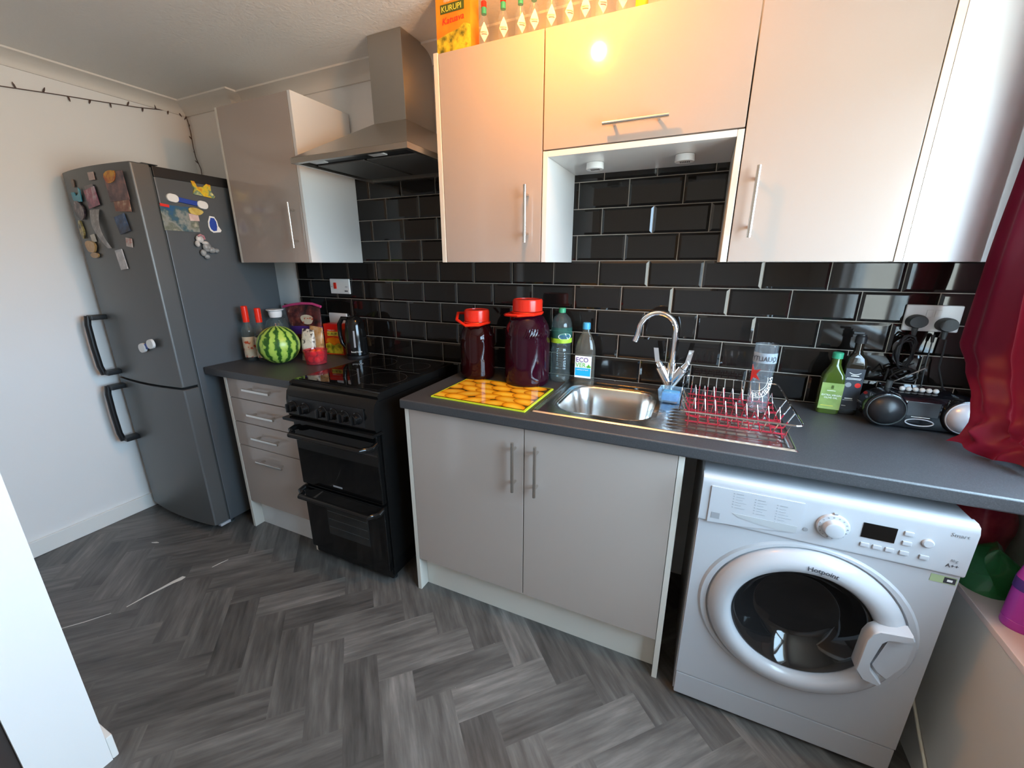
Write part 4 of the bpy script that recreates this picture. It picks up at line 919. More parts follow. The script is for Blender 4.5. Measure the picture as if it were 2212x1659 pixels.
for k in range(9):
    a = -1.35 + k * .11; tube(bm, [(jx + .098 * math.cos(a), jy + .098 * math.sin(a), WT + .215), (jx + .097 * math.cos(a + .10), jy + .097 * math.sin(a + .10), WT + .232), (jx + .090 * math.cos(a + .18), jy + .090 * math.sin(a + .18), WT + .252)], .0028, 6)
obj('moulded_ribs', bm, 'jar_purple', j2)

# water bottle
x, y = -.128, -.088; t = thing('water_bottle', 'tall clear water bottle with green cap beside the big jar', 'bottle', (x, y, WT))
prof = [(.020, .004), (.030, 0), (.040, .006), (.0445, .02), (.0445, .05)]
for k in range(8): prof += [(.0425, .058 + k * .011), (.0445, .0635 + k * .011)]
prof += [(.0415, .150), (.0405, .160), (.0445, .175), (.0450, .245), (.043, .262), (.034, .285), (.020, .298), (.0135, .303), (.0135, .309)]
bm = B(); lathe(bm, prof, (x, y, WT), 32); obj('body', bm, 'bottle', t)
af = math.atan2(-1.798 - y, .405 - x)
bm = B(); patch_cyl(bm, (x, y), .0455, af - 1.5, af + 1.5, WT + .178, WT + .198, 24); lb = obj('label_band', bm, 'lime', t)
bm = B(); patch_cyl(bm, (x, y), .0454, af - 1.5, af + 1.5, WT + .198, WT + .244, 24); obj('label', bm, glassy('teal_film', (.35, .6, .55), .1, dens=.4, body=(.06, .22, .18)), t)
bm = B(); E = [(.030 * math.cos(a), .014 * math.sin(a)) for a in [2 * PI * k / 28 for k in range(28)]]
rings(bm, [[(x + rr * math.cos(af + .35 + u / .0455), y + rr * math.sin(af + .35 + u / .0455), WT + .207 + v) for u, v in E] for rr in (.0460, .0466)], True, True, True); obj('logo_oval', bm, 'white_lab', t, flat=True)
letters('lettering', 'HIGHLAND', .0095, 'navy', t, (0, 0, WT + .2065), (1, 0, 0), (0, 0, 1), bend=((x, y), .0468, af + .35 - .56), sx=1.0)
letters('lettering', 'SPRING', .0085, 'navy', t, (0, 0, WT + .197), (1, 0, 0), (0, 0, 1), bend=((x, y), .0468, af + .35 - .38), sx=1.0)
bm = B(); lathe(bm, [(.0155, .305), (.0155, .322), (.013, .325)], (x, y, WT), 20); obj('cap', bm, 'green_cap', t, label='green cap')

# washing up liquid
x, y = -.022, -.072; t = thing('dish_soap_bottle', 'clear washing-up liquid bottle with blue cap and white label', 'bottle', (x, y, WT), rz=0)
bm = B(); prof = [(.042, 0), (.045, .006), (.045, .135), (.043, .160), (.036, .185), (.024, .210), (.016, .228), (.0135, .238)]
lathe(bm, prof, (x, y, WT), 32, sx=1.0, sy=.62); obj('body', bm, 'soap', t)
bm = B(); lathe(bm, [(.0165, .238), (.0165, .262), (.014, .266)], (x, y, WT), 20); obj('cap', bm, 'blue_cap', t, label='blue cap')
yl = y - .0292; bm = B(); box(bm, x - .036, x + .036, yl - .0010, yl, WT + .028, WT + .125, 0); lb = obj('label', bm, 'white_lab', t, flat=True)
obj('label_panel', bx(x - .034, x + .034, yl - .0016, yl - .0011, WT + .037, WT + .072), 'cyan', lb, flat=True)
letters('lettering', 'ECO', .0285, 'purple_ink', lb, (x - .033, yl - .0011, WT + .0985), (1, 0, 0), (0, 0, 1), sx=.98); letters('lettering', 'VER', .0285, 'green_ink', lb, (x - .033, yl - .0011, WT + .0755), (1, 0, 0), (0, 0, 1), sx=.94)
bm = B()
for dx, dz, a_, b_ in ((-.004, .003, .006, .0045), (.004, .003, .006, .0045), (0, .010, .0035, .0035)): prism(bm, [(x + .025 + dx + a_ * math.cos(a), WT + .076 + dz + b_ * math.sin(a)) for a in [2 * PI * k / 14 for k in range(14)]], 'Y', yl - .0016, yl - .0011)
obj('leaf_mark', bm, 'green_ink', lb, flat=True)
letters('lettering', 'washing-up liquid', .0075, 'white_ink', lb, (x - .028, yl - .0017, WT + .062), (1, 0, 0), (0, 0, 1))

# oil bottles
def sqbottle(bm, x, y, w_, prof, rz):
    rs = []
    for r_, z in prof:
        k = max(0, min(1, (r_ - .016) / .012)); P = rrect(r_ * 2, r_ * 2 * (.78 if k > .5 else 1), r_ * (1 - .62 * k), 5)
        rs.append([(x + u * math.cos(rz) - v * math.sin(rz), y + u * math.sin(rz) + v * math.cos(rz), WT + z) for u, v in P])
    rings(bm, rs, True, True, True)
x, y, rz = .862, -.085, -.05; t = thing('oil_bottle', 'green glass olive oil bottle with pale green label', 'bottle', (x, y, WT))
bm = B(); sqbottle(bm, x, y, .03, [(.030, 0), (.033, .004), (.033, .120), (.030, .138), (.020, .160), (.0145, .175), (.0135, .195)], rz); obj('body', bm, 'green_glass', t)
bm = B(); lathe(bm, [(.0155, .195), (.0155, .214), (.013, .216)], (x, y, WT), 18); obj('cap', bm, 'green_cap', t)
def front(x, y, rz, u, z, o): return (x + u * math.cos(rz) + (o) * math.sin(rz), y + u * math.sin(rz) - o * math.cos(rz), WT + z)
def flabel(x, y, rz, o, u0, u1, z0, z1): 
    b2 = B(); rings(b2, [[front(x, y, rz, u, z, oo) for u, z in ((u0, z0), (u1, z0), (u1, z1), (u0, z1))] for oo in (o, o + .0006)], True, True, True); return b2
lb = obj('label', flabel(x, y, rz, .0259, -.031, .031, .018, .112), 'green_lab', t, flat=True)
for s_, z in (('EXTRA VIRGIN', .066), ('OLIVE OIL', .057)): letters('lettering', s_, .0085, 'white_ink', lb, front(x, y, rz, -.027 if z > .06 else -.019, z, .0267), (math.cos(rz), math.sin(rz), 0), (0, 0, 1))
obj('label_mark', flabel(x, y, rz, .0268, -.004, .003, .092, .104), 'logo_green', lb, flat=True); obj('label_mark', flabel(x, y, rz, .0268, -.014, .010, .084, .0855), 'white_ink', lb, flat=True); obj('label_mark', flabel(x, y, rz, .0268, -.024, .012, .030, .0315), 'logo_yellow', lb, flat=True)
x, y, rz = .918, -.072, -.02; t = thing('oil_bottle', 'taller dark glass bottle with black label beside the radio', 'bottle', (x, y, WT))
bm = B(); sqbottle(bm, x, y, .03, [(.027, 0), (.030, .004), (.030, .175), (.026, .200), (.016, .214), (.0125, .225), (.0125, .258)], rz); obj('body', bm, 'dark_glass', t)
bm = B(); lathe(bm, [(.016, .250), (.016, .272), (.013, .275), (.013, .280)], (x, y, WT), 18); box(bm, x - .026, x + .004, y - .008, y + .008, WT + .279, WT + .287, .002); obj('cap', bm, 'black_matt', t, label='black pourer cap')
lb = obj('label', flabel(x, y, rz, .0236, -.026, .026, .020, .165), pbr('slate_label', (.045, .05, .062), .35), t, flat=True)
arc_pts = [(-.016 + .032 * k / 12, .150 - .006 * math.sin(PI * k / 12)) for k in range(13)]
b2 = B(); rings(b2, [[front(x, y, rz, u, z + dz, oo) for dz, oo in ((0, .0244), (.0022, .0244), (.0022, .0249), (0, .0249))] for u, z in arc_pts], True, True, True); obj('label_print', b2, 'white_ink', lb, flat=True)
for u0_, u1_, z_, h_ in ((-.010, .012, .139, .0028), (-.020, .020, .131, .0016), (-.022, .018, .127, .0016), (-.014, .008, .058, .0036), (-.018, .010, .053, .0012), (-.018, -.006, .032, .0022)):
    obj('label_print', flabel(x, y, rz, .0244, u0_, u1_, z_, z_ + h_), 'white_ink', lb, flat=True)
for u, mt in ((-.012, 'grey_pl'), (.014, 'red_ink')):
    b2 = B(); rings(b2, [[front(x, y, rz, u + .0085 * math.cos(a), .108 + .0085 * math.sin(a), oo) for a in [2 * PI * k / 18 for k in range(18)]] for oo in (.0244, .0249)], True, True, True); obj('label_seal', b2, mt, lb, flat=True)

# radio
t = thing('portable_radio', 'black portable radio with round speakers beside the curtain', 'radio', (1.06, -.15, WT))
y0_, y1_ = -.225, -.100
bm = B(); prof = []
for k in range(13):
    a = -PI / 2 + PI * k / 12; prof.append((-.185 + 0 * a, a))
sec = [(-.222, WT + .006), (-.232, WT + .03), (-.232, WT + .07), (-.222, WT + .098), (-.200, WT + .112), (-.13, WT + .116), (-.10, WT + .10), (-.098, WT + .02), (-.11, WT + .004)]
prism(bm, sec, 'X', .975, 1.150); obj('body', bm, 'radio', t)
for cx_, mt, lbx in ((.968, 'black_matt', 'dark round speaker'), (1.158, 'silver_pl', 'silver round speaker painted paler for the window light')):  # twin speakers; daylight on the window-side one is put into its pale colour
    bm = B(); lathe(bm, [(.044, .018), (.055, .005), (.057, -.055), (.052, -.066), (.046, -.068)], (cx_, -.175, WT + .062), 36, 'Y'); sp = obj('speaker', bm, 'radio', t)
    bm = B(); lathe(bm, [(.046, -.0685), (.041, -.082), (.026, -.092), (.002, -.096)], (cx_, -.175, WT + .062), 36, 'Y'); obj('grille', bm, mt, sp, label=lbx)
    bm = B(); P_ = [(cx_ + 0.0482 * math.cos(a), -.2445, WT + .062 + .0482 * math.sin(a)) for a in [2 * PI * k / 40 for k in range(40)]]; tube(bm, P_, .0020, 6, closed=True); obj('trim_ring', bm, 'dark' if cx_ < 1 else 'silver_pl', sp)
obj('cd_door', bx(1.018, 1.098, -.2345, -.2325, WT + .05, WT + .096, .001), pbr('grey_gloss', (.05, .055, .06), .08), t)
bm = B(); P_ = [(1.058 + .034 * math.cos(a), -.2338, WT + .030 + .011 * math.sin(a)) for a in [2 * PI * k / 32 for k in range(32)]]; tube(bm, P_, .0018, 6, closed=True); obj('oval_badge', bm, 'silver_pl', t)
obj('print_line', bx(1.035, 1.080, -.2352, -.2343, WT + .0465, WT + .0482), 'white_ink', t, flat=True)
for k in range(6):
    bm = B(); ball(bm, (1.018 + k * .0165, -.175, WT + .121), .0075, .008, .0075, 12, 8); obj('button', bm, 'white_pl', t)
bm = B(); tube(bm, [(.985, -.105, WT + .10), (1.03, -.095, WT + .13), (1.095, -.085, WT + .175)], .002, 6); obj('aerial', bm, 'steel_bar', t)
bm = B(); tube(bm, [(.99, -.15, WT + .112), (.992, -.15, WT + .138)], .009, 10); obj('knob', bm, 'dark', t)
t.location.y += .045; t.location.x += .018

# wall sockets and plugs
def socket(label, x0, x1, z0, z1, kind):
    t = thing('wall_socket', label, 'socket', ((x0 + x1) / 2, 0, z0))
    b2 = B(); box(b2, x0, x1, -.011, -.0005, z0, z1, .004, 3); pl_ = obj('face_plate', b2, 'white_pl', t)
    return t, pl_
t, p_ = socket('white double socket on the tiles with two black plugs', 1.036, 1.178, 1.214, 1.300, 2)
for x in (1.096, 1.117): obj('rocker_switch', bx(x - .008, x + .008, -.0145, -.0112, 1.262, 1.285, .0015), 'white_pl', t)
t, p_ = socket('white cooker switch plate with red rocker on the left tiles', -1.560, -1.412, 1.262, 1.346, 1)
obj('rocker_switch', bx(-1.528, -1.508, -.016, -.0112, 1.29, 1.325, .002), 'red_pl', t, label='red rocker switch')
for x in (-1.546, -1.44, -1.43):
    bm = B(); lathe(bm, [(.003, 0), (.003, -.0015)], (x, -.0112, 1.302), 10, 'Y'); obj('screw', bm, 'grey_pl', t)
bm = B(); box(bm, -1.448, -1.44, -.0125, -.0112, 1.275, 1.282); box(bm, -1.436, -1.428, -.0125, -.0112, 1.275, 1.282); obj('pin_slot', bm, 'ink', t)
t, p_ = socket('blank white socket plate behind the kettle and red box', -1.60, -1.46, 1.075, 1.150, 0)
def plug(label, x, z, cord):
    t = thing('plug', label, 'plug', (x, -.0115, z))
    b2 = B(); P = [(x + .027 * math.cos(a), z + (.024 if math.sin(a) > 0 else .020) * math.sin(a)) for a in [2 * PI * k / 24 for k in range(24)]]
    rings(b2, [[(u, -.0115, v) for u, v in P], [(u, -.030, v) for u, v in P], [(x + (u - x) * .85, -.040, z + (v - z) * .85) for u, v in P]], True, True, True)
    tube(b2, [(x, -.022, z - .018), (x, -.024, z - .045)], [.009, .006], 10); obj('plug_body', b2, 'dark', t)
    for c_ in cord:
        b2 = B(); tube(b2, c_, .0028, 7); obj('cord', b2, 'black_matt', t)
coil = []
for k in range(70):
    a = k * .62; coil.append((1.060 + .022 * math.cos(a) * (1 + .3 * math.sin(k * .9)) - .006, -.030 - .010 * math.sin(a * .5 + 1) , 1.145 + .050 * math.sin(a) + .010 * math.sin(k * .37)))
coil2 = []
for k in range(40):
    a = k * .62; coil2.append((1.066 + .036 * math.cos(a), -.030 - .010 * math.sin(a * .7), 1.068 + .022 * math.sin(a + .6 * math.sin(k * .3)) ))
plug('black plug with a tangled coil of cable, left in the double socket', 1.066, 1.245, [[(1.066, -.024, 1.200), (1.068, -.03, 1.18)] + coil + coil2[:26] + [(1.02, -.04, 1.085), (1.01, -.06, 1.05)]])
plug('black plug with thin cables, right in the double socket', 1.142, 1.238, [[(1.150, -.024, 1.193), (1.150, -.028, 1.15), (1.150, -.03, 1.10), (1.165, -.05, 1.04), (1.185, -.07, 1.01)]])
bm = B(); tube(bm, [(1.120, -.012, 1.205), (1.120, -.018, 1.180)], [.006, .004], 8); tube(bm, [(1.120, -.018, 1.182), (1.118, -.022, 1.10), (1.122, -.026, 1.02), (1.13, -.028, .95)], .0022, 6)
solo('charging_cable', bm, 'black_matt', 'thin black charging cable hanging between the two plugs', 'cable')

# ------------------------------------------------------------------ things on the left worktop
def sauce(label, x, y, h, lvl, grp='red capped bottles by the fridge'):
    t = thing('syrup_bottle', label, 'bottle', (x, y, WT), grp)
    b2 = B(); lathe(b2, [(.030, 0), (.033, .005), (.033, .155), (.030, .172), (.019, .190), (.014, .205), (.0135, .215)], (x, y, WT), 28); obj('body', b2, 'bottle', t)
    b2 = B(); lathe(b2, [(.028, .004), (.0305, .010), (.0305, lvl), (.001, lvl)], (x, y, WT), 24); obj('contents', b2, 'cola', t)
    b2 = B(); lathe(b2, [(.0155, .208), (.0160, .25), (.0155, h), (.012, h + .003)], (x, y, WT), 22); obj('cap', b2, 'red_pl', t, label='long red cap')
    a = math.atan2(-1.798 - y, .405 - x); b2 = B(); patch_cyl(b2, (x, y), .0335, a - 1.5, a + 1.5, WT + .022, WT + .132, 20); obj('label', b2, 'tom_lab', t)
sauce('left of two red capped bottles, nearly empty, against the fridge', -1.787, -.388, .290, .03)
sauce('right of two red capped bottles, half full and dark, by the watermelon', -1.716, -.366, .280, .145)
x, y = -1.760, -.235; t = thing('carafe', 'clear ribbed carafe with white stopper behind the watermelon', 'carafe', (x, y, WT))
bm = B(); prof = [(.045, 0), (.055, .006)] + [(.058 + (.0015 if k % 2 else 0), .02 + k * .008) for k in range(20)] + [(.050, .200), (.034, .212), (.030, .218)]
lathe(bm, prof, (x, y, WT), 32); obj('body', bm, 'bottle', t)
bm = B(); lathe(bm, [(.030, .2185), (.034, .235), (.034, .252), (.044, .258), (.044, .262), (.002, .262)], (x, y, WT), 26); obj('stopper', bm, 'white_pl', t, label='white stopper')
bm = B(); tube(bm, [(x + .045, y - .02, WT + .20), (x + .075, y - .03, WT + .19), (x + .085, y - .035, WT + .14), (x + .075, y - .03, WT + .09), (x + .055, y - .02, WT + .07)], .007, 8); obj('handle', bm, 'bottle', t)
bm = B(); ball(bm, (-1.585, -.370, WT + .099), .102, .102, .098, 40, 24); wmn = solo('watermelon', bm, 'melon', 'round striped green watermelon in front of the snack bags', 'watermelon'); 
# recentre stripes on the fruit axis
for v in wmn.data.vertices: v.co.z -= .098
wmn.location.z += .098
bm = B(); lathe(bm, [(.004, 0), (.003, .010), (.004, .014)], (-1.585, -.370, WT + .196), 8); obj('stem', bm, 'amber', wmn)
# pillow shaped bags
def patch_at(x, y, z, w_, h_, rz):
    b2 = B(); P = blob(w_ / 2, h_ / 2, 16, .1); rings(b2, [[(x + u * math.cos(rz), y + u * math.sin(rz) - o, z + v) for u, v in P] for o in (0, .001)], True, True, True); return b2
def pouch(bm, cx, cy, z0, z1, w0, w1, th, lean=0, rz=0, mi=None, wob=.004, seed=1):
    rr = random.Random(seed); rs = []; nn = 22
    ph = [rr.uniform(0, 6) for _ in range(4)]
    for k in range(13):
        t_ = k / 12; z = z0 + (z1 - z0) * t_; hw = (w0 + (w1 - w0) * t_) / 2; tk = th * (math.sin(PI * min(1, .18 + t_ * .82)) ** .8 if t_ > .3 else 1) * (1 if t_ < .3 else 1) / 2 + .0012
        ring = []
        for i in range(nn):
            a = 2 * PI * i / nn; u = hw * math.cos(a); v = tk * math.sin(a) + wob * math.sin(3 * a + ph[0] + 5 * t_) * math.sin(PI * t_)
            x = u * math.cos(rz) - v * math.sin(rz); y = u * math.sin(rz) + v * math.cos(rz)
            ring.append((cx + x, cy + y + lean * t_, z + .004 * math.sin(u * 40 + ph[1]) * t_))
        rs.append(ring)
    vr = rings(bm, rs, True, True, True)
    if mi:
        bm.faces.ensure_lookup_table()
        for f in bm.faces:
            t_ = (f.calc_center_median().z - z0) / (z1 - z0); f.material_index = mi(t_)
zb0 = WT + .001
t = thing('zip_bag', 'brown chocolate zip bag with pink zip top behind the watermelon', 'bag', (-1.67, -.14, WT))
bm = B(); pouch(bm, -1.665, -.115, zb0, WT + .280, .22, .27, .08, -.02, .06, lambda s: 1 if .38 < s < .56 else 0, seed=4); obj('pouch', bm, ['zip_body', 'zip_purple'], t)
bm = B(); tube(bm, [(-1.805, -.145, WT + .266), (-1.74, -.143, WT + .280), (-1.66, -.137, WT + .290), (-1.58, -.132, WT + .290), (-1.522, -.128, WT + .276)], .0075, 8); obj('zip', bm, 'zip', t, label='pink zip strip')
obj('print_patch', patch_at(-1.60, -.165, WT + .205, .09, .06, .06), 'tom_lab', t)
bm = B(); pouch(bm, -1.512, -.255, zb0, WT + .165, .085, .075, .05, .015, .15, seed=9); solo('snack_packet', bm, 'snack', 'cream and black snack packet right of the watermelon', 'packet')
bm = B(); pouch(bm, -1.525, -.190, zb0, WT + .172, .085, .085, .045, .015, .15, seed=11); solo('snack_packet', bm, 'snack2', 'amber snack packet tucked beside the red box', 'packet')
# red packet of tea
def carton(name, label, cx, cy, z0, w_, d_, h_, rz, mats_, parent_lab=None):
    t = thing(name, label, 'carton', (cx, cy, z0), rz=rz)
    def P(u, v, z): return (cx + u * math.cos(rz) - v * math.sin(rz), cy + u * math.sin(rz) + v * math.cos(rz), z0 + z)
    b2 = B(); box(b2, -w_ / 2, w_ / 2, -d_ / 2, d_ / 2, .0005, h_, .0015)
    bmesh.ops.transform(b2, matrix=Matrix.Translation((cx, cy, z0)) @ Matrix.Rotation(rz, 4, 'Z'), verts=b2.verts[:])
    body = obj('carton_body', b2, mats_[0], t)
    def plate(nm, u0, u1, za, zb, mat, o=.0006, par=None, poly=None):
        b3 = B(); pts = poly or [(u0, za), (u1, za), (u1, zb), (u0, zb)]
        rings(b3, [[P(u, -d_ / 2 - oo, z) for u, z in pts] for oo in (o - .0005, o)], True, True, True); return obj(nm, b3, mat, par or body, flat=True)
    return t, body, P, plate
t, bd, P, plate = carton('tea_carton', 'red and yellow herbal tea carton between snacks and kettle', -1.488, -.075, WT, .118, .055, .178, .16, ['box_red'])
plate('leaf_picture', -.056, .056, .008, .066, 'yerba_leaf', poly=[(-.056, .008), (.056, .008), (.056, .060), (.03, .07), (0, .055), (-.03, .072), (-.056, .062)])
plate('orange_panel', -.05, .05, .060, .10, 'yerba_top', .0005, poly=[(-.05, .072), (-.03, .074), (0, .058), (.03, .072), (.05, .062), (.035, .095), (0, .104), (-.04, .095)])
pz = plate('logo_panel', -.036, .036, .110, .135, 'logo_yellow', .0012)
xd_ = (math.cos(.16), math.sin(.16), 0)
letters('lettering', 'KURUPI', .0215, 'logo_green', bd, P(-.034, -.0290, .1145), xd_, (0, 0, 1), sx=.86); letters('lettering', 'YERBA MATE', .0095, 'cream_lab', bd, P(-.034, -.0286, .139), xd_, (0, 0, 1))
# strawberry tub
x, y = -1.405, -.300; t = thing('fruit_tub', 'clear pink tub of red fruit in front of the tea carton', 'tub', (x, y, WT))
bm = B(); lathe(bm, [(.046, 0), (.050, .003), (.058, .066), (.061, .070), (.061, .074), (.058, .074), (.056, .066), (.048, .004), (.001, .003)], (x, y, WT), 36, cap0=True, cap1=True); obj('tub_wall', bm, 'tub', t)
rr = random.Random(2)
fruit = B(); ball(fruit, (0, 0, 0), .017, .017, .019, 16, 10)
f0 = obj('strawberry', fruit, 'strawb'); f0.location = (x - .02, y - .014, WT + .024); tag(f0, 'red strawberry in the pink tub', 'strawberry', 'strawberries in the pink tub')
for (dx, dy, dz) in ((.021, -.012, .024), (.0, .025, .024), (-.026, .012, .056), (.013, .012, .058), (.012, -.026, .057)):
    f1 = f0.copy(); COL.objects.link(f1); f1.location = (x + dx, y + dy, WT + dz); f1.rotation_euler = (rr.uniform(0, 1), rr.uniform(0, 1), 0)

# kettle
x, y = -1.302, -.112; t = thing('kettle', 'glossy black jug kettle behind the hob', 'kettle', (x, y, WT))
bm = B(); lathe(bm, [(.058, 0), (.060, .006), (.060, .020), (.057, .022)], (x, y, WT), 36); obj('base', bm, 'black_matt', t)
bm = B(); lathe(bm, [(.056, .0225), (.059, .026), (.0585, .07), (.056, .13), (.050, .185), (.042, .212), (.030, .228), (.012, .235), (.001, .236)], (x, y, WT), 40); obj('body', bm, 'black', t)
ak = math.atan2(-1.798 - y, .405 - x) - .15
def kp_(r_, a_, z): return (x + r_ * math.cos(ak + a_), y + r_ * math.sin(ak + a_), WT + z)
bm = B(); rings(bm, [[kp_(r0_ + o, a_, z) for o, a_ in ((0, -.08), (0, .08), (.001, .08), (.001, -.08))] for r0_, z in ((.0588, .07), (.0578, .10), (.0563, .13), (.0535, .160))], True, True, True); obj('water_gauge', bm, 'grey_pl', t, flat=True)
bm = B(); tube(bm, [(x - .024, y - .02, WT + .220), (x - .054, y - .03, WT + .222), (x - .074, y - .035, WT + .190), (x - .079, y - .035, WT + .13), (x - .074, y - .03, WT + .085), (x - .052, y - .022, WT + .055)], [.011, .012, .012, .011, .011, .010], 10); obj('handle', bm, 'black', t)
bm = B(); rings(bm, [[(x + .040, y + .015, WT + .16), (x + .042, y - .018, WT + .16), (x + .040, y, WT + .14)], [(x + .058, y + .016, WT + .205), (x + .060, y - .016, WT + .205), (x + .074, y, WT + .203)]], True, True, True); obj('spout', bm, 'black', t)
a = math.atan2(-1.798 - y, .405 - x)
letters('lettering', 'Russell Hobbs', .0125, 'white_ink', t, (0, 0, WT + .042), (1, 0, 0), (0, 0, 1), bend=((x, y), .0593, a - .55), sx=.8)

# ------------------------------------------------------------------ on top of the wall cabinets
t, bd, P, plate = carton('tea_carton', 'orange and yellow herbal tea carton on top of the wall cabinet', -.490, -.283, ZT + .003, .140, .06, .20, .0, ['yerba_top'])
plate('leaf_picture', -.068, .068, .004, .07, 'yerba_leaf', poly=[(-.069, .004), (.069, .004), (.069, .070), (.045, .080), (.02, .066), (-.02, .060), (-.069, .048)])
plate('logo_panel', -.050, .046, .118, .145, 'logo_green', .0012)
letters('lettering', 'KURUPI', .024, 'logo_yellow', bd, P(-.046, -.0312, .123), (1, 0, 0), (0, 0, 1), sx=1.0); letters('lettering', 'YERBA MATE', .010, 'cream_lab', bd, P(-.036, -.0308, .150), (1, 0, 0), (0, 0, 1))
letters('lettering', 'Katuava', .028, 'red_ink', bd, P(-.045, -.0308, .086), (1, .0, .06), (-.06, 0, 1), shear=.25)
# miniature hot sauce bottles
def hot(x, y, cap):
    z0 = ZT + .001
    t = thing('hot_sauce_bottle', 'x', 'bottle', (x, y, z0), 'hot sauce bottles along the cabinet top')
    b2 = B(); lathe(b2, [(.016, 0), (.0175, .003), (.0175, .062), (.014, .078), (.008, .090), (.0075, .103)], (x, y, z0), 20); obj('body', b2, 'glass', t)
    b2 = B(); lathe(b2, [(.0088, .092), (.0088, .110)], (x, y, z0), 14); obj('neck_foil', b2, 'green_cap', t, label='green foil collar')
    b2 = B(); lathe(b2, [(.0095, .1105), (.0095, .126), (.008, .128)], (x, y, z0), 14); obj('cap', b2, 'red_pl', t, label='red cap')
    a = math.atan2(-1.798 - y, .405 - x); b2 = B(); D = [(-.017, .034), (0, .006), (.017, .034), (0, .064)]; pts = []
    for p0, p1 in zip(D, D[1:] + D[:1]):
        for k in range(4): pts.append((p0[0] + (p1[0] - p0[0]) * k / 4, p0[1] + (p1[1] - p0[1]) * k / 4))
    rings(b2, [[(x + rr * math.cos(a + u / .018), y + rr * math.sin(a + u / .018), z0 + v) for u, v in pts] for rr in (.0179, .0184)], True, True, True); lb_ = obj('label', b2, 'cream_lab', t, label='cream diamond label', flat=True)
    letters('lettering', 'TABASCO', .0052, 'red_ink', lb_, (0, 0, z0 + .033), (1, 0, 0), (0, 0, 1), bend=((x, y), .0187, a - .62), sx=.9)
    b2 = B(); patch_cyl(b2, (x, y), .0186, a - .5, a + .5, z0 + .0285, z0 + .0300, 6); obj('label_line', b2, 'red_ink', lb_, flat=True)
    return t
hs = [-.372, -.300, -.237, -.190, -.131, -.075, -.019, .029, .092]
order = ['next to the orange carton', 'second from the orange carton', 'third from the orange carton', 'just right of the door gap', 'fifth from the orange carton', 'sixth from the orange carton', 'third clear one from the yellow based bottle', 'second clear one from the yellow based bottle', 'nearest the yellow based bottle']
proto = hot(hs[0], -.306, 0); proto['label'] = 'small clear hot sauce bottle with diamond label, ' + order[0]
for x, lb in zip(hs[1:], order[1:]):
    cpy = copy_tree(proto); cpy.location = (x, -.306, proto.location.z); cpy.rotation_euler = (0, 0, random.uniform(-.25, .25)); cpy['label'] = 'small clear hot sauce bottle with diamond label, ' + lb
bm = B(); z0 = ZT + .001; t = thing('sauce_bottle', 'yellow based small bottle at the right end of the row on the cabinets', 'bottle', (.150, -.306, z0))
lathe(bm, [(.016, 0), (.018, .004), (.018, .06), (.012, .08), (.009, .10)], (.150, -.306, z0), 20); obj('body', bm, 'yellow', t); bm = B(); lathe(bm, [(.0105, .1005), (.0105, .122)], (.150, -.306, z0), 14); obj('cap', bm, 'green_cap', t)

# ------------------------------------------------------------------ curtain
def path(keys, z):
    """smooth x, y along falling z"""
    for (za, xa, ya), (zb, xb, yb) in zip(keys, keys[1:]):
        if z >= zb:
            k = sstep((za - z) / (za - zb)) if za > z else 0
            return xa + (xb - xa) * k, ya + (yb - ya) * k
    return keys[-1][1:]
lead = [(2.24, 1.180, -.120), (1.75, 1.168, -.090), (1.42, 1.162, -.082), (1.20, 1.152, -.100), (1.13, 1.160, -.150), (1.06, 1.152, -.235), (1.00, 1.146, -.275), (.965, 1.130, -.285), (.928, 1.112, -.270)]
trail = [(2.24, 1.185, -.40), (1.40, 1.190, -.40), (1.15, 1.205, -.42), (1.00, 1.212, -.44), (.96, 1.216, -.46), (.928, 1.216, -.47)]
bm = B(); NS, NZ = 96, 84; rows = []
for j in range(NZ + 1):
    t_ = j / NZ; z = 2.22 - (2.22 - .931) * t_ ** .85; row = []
    xa, ya = path(lead, z); xb, yb = path(trail, z)
    g_w = math.exp(-((z - .985) / .05) ** 2)
    for i in range(NS + 1):
        s = i / NS; x = xa + (xb - xa) * s; y = ya + (yb - ya) * s
        env = math.sin(PI * min(1, s * 4 + .08) / 2)
        f = .014 * math.sin(s * 19 + .6 * math.sin(z * 4)) + .010 * math.sin(s * 8 + 1.7 + z * 2)
        f *= (1 - .45 * sstep((1.25 - z) / .25))
        f += .012 * g_w * math.sin(s * 9 + z * 60) + .008 * g_w * math.sin(s * 23 - z * 90)
        x += f * env
        row.append((x, y, z + .008 * math.sin(s * 11) * sstep((1.0 - z) / .06)))
    rows.append(row)
rings(bm, rows, False); bmesh.ops.solidify(bm, geom=bm.faces[:], thickness=.0015)
solo('curtain', bm, 'curtain', 'burgundy curtain gathered at the right end of the worktop', 'curtain', ang=75)

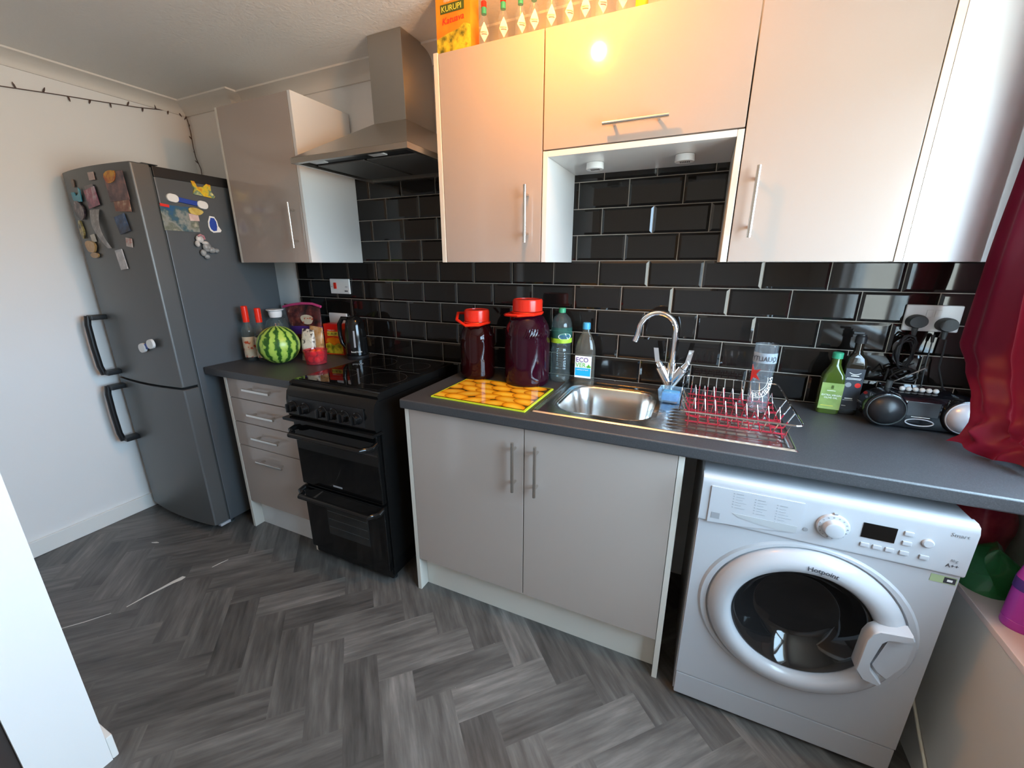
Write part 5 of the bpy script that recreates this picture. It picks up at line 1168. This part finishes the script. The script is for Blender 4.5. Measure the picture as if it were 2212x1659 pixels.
# ------------------------------------------------------------------ low unit and things under the worktop at right
uz = .600
t = thing('low_cabinet', 'low pale cabinet under the window, right of the washing machine', 'cabinet', (1.21, -.8, 0))
obj('carcass', bx(1.135, 1.295, -1.45, -.16, 0, uz - .018, .002), 'unit', t); obj('top', bx(1.131, 1.298, -1.455, -.155, uz - .0178, uz, .003), 'unit_top', t, label='pale pinkish top')
bm = B(); tube(bm, [(1.1295, -.44, .20), (1.1292, -.49, .165), (1.1292, -.55, .122), (1.1292, -.608, .085), (1.1290, -.68, .04), (1.128, -.70, .006)], .0042, 8); solo('hose', bm, 'cream_lab', 'thin cream hose lying against the low cabinet beside the washing machine', 'hose')
def softener(name, label, x, y, h, r, mat, capm, bandm=None):
    t = thing(name, label, 'bottle', (x, y, uz))
    b2 = B(); lathe(b2, [(r * .93, 0), (r, .006), (r, h * .10), (r * .97, h * .105), (r, h * .11), (r * .98, h * .6), (r * .80, h * .78), (r * .5, h * .84)], (x, y, uz), 28, sy=.8); obj('body', b2, mat, t)
    b2 = B(); lathe(b2, [(r * .62, h * .842), (r * .60, h * .98), (r * .5, h)], (x, y, uz), 22); obj('cap', b2, capm, t, label='pale cap')
    if bandm:
        b2 = B(); lathe(b2, [(r * .992 + .0008, h * .46), (r * .985 + .0008, h * .58), (r * .985, h * .58), (r * .992, h * .46)], (x, y, uz), 28, sy=.81, cap0=False, cap1=False); obj('label_band', b2, bandm, t)
softener('fabric_softener', 'purple bottle with white cap on the low cabinet', 1.195, -.600, .225, .040, 'purple_bt', 'white_pl', 'purple_ink')
softener('fabric_softener', 'bright magenta bottle at the right edge of the picture', 1.215, -.700, .24, .044, 'magenta', 'white_pl')
bm = B(); pouch(bm, 1.185, -.462, uz + .001, uz + .13, .10, .06, .10, 0, 1.2, wob=.018, seed=21); solo('plastic_bag', bm, 'bag_green', 'crumpled green plastic bag on the back of the low cabinet', 'bag')
bm = B(); pouch(bm, 1.205, -.335, uz + .001, uz + .255, .15, .10, .13, 0, 1.3, wob=.010, seed=31); solo('shopping_bag', bm, 'bag_red', 'red bag pushed under the worktop right of the washing machine', 'bag')
bm = B(); pouch(bm, 1.264, -.548, uz + .001, uz + .250, .10, .08, .065, 0, 1.5, wob=.004, seed=33); solo('shopping_bag', bm, 'bag_dark', 'black bag under the end of the worktop behind the purple bottle', 'bag')

# ------------------------------------------------------------------ string lights on the left wall
sl = thing('string_lights', 'thin string of fairy lights along the left wall and down the corner', 'string lights', (XL, -.4, 2.2))
pts = [(XL + .008, -1.45, 2.10), (XL + .008, -1.15, 2.135), (XL + .008, -.95, 2.16), (XL + .008, -.80, 2.182), (XL + .008, -.62, 2.207), (XL + .008, -.45, 2.228), (XL + .008, -.30, 2.248), (XL + .008, -.17, 2.272), (XL + .010, -.060, 2.285), (XL + .012, -.053, 2.25), (XL + .022, -.054, 2.19), (XL + .015, -.052, 2.11), (XL + .022, -.053, 2.05), (XL + .05, -.053, 1.985), (XL + .045, -.052, 1.90)]
bm = B(); tube(bm, pts, .0022, 6); obj('wire', bm, 'wire_dark', sl)
rr = random.Random(5)
bulbs = []
for k in range(1, len(pts) - 1):
    a_, c_ = Vector(pts[k]), Vector(pts[k + 1])
    for f in ((.2, .7) if k < 8 else (.5,)):
        bulbs.append(a_.lerp(c_, f))
for p in bulbs:
    d_ = Vector((.3, rr.uniform(-.5, .5), rr.choice([-1, -1, -1, 1]))).normalized() if p.y < -.06 else Vector((rr.uniform(-.1, 1), -.4, rr.uniform(-.7, .3))).normalized()
    bm = B(); tube(bm, [p, p + d_ * .014, p + d_ * .024], [.0035, .0035, .0012], 6); obj('bulb', bm, 'wire_dark', sl)
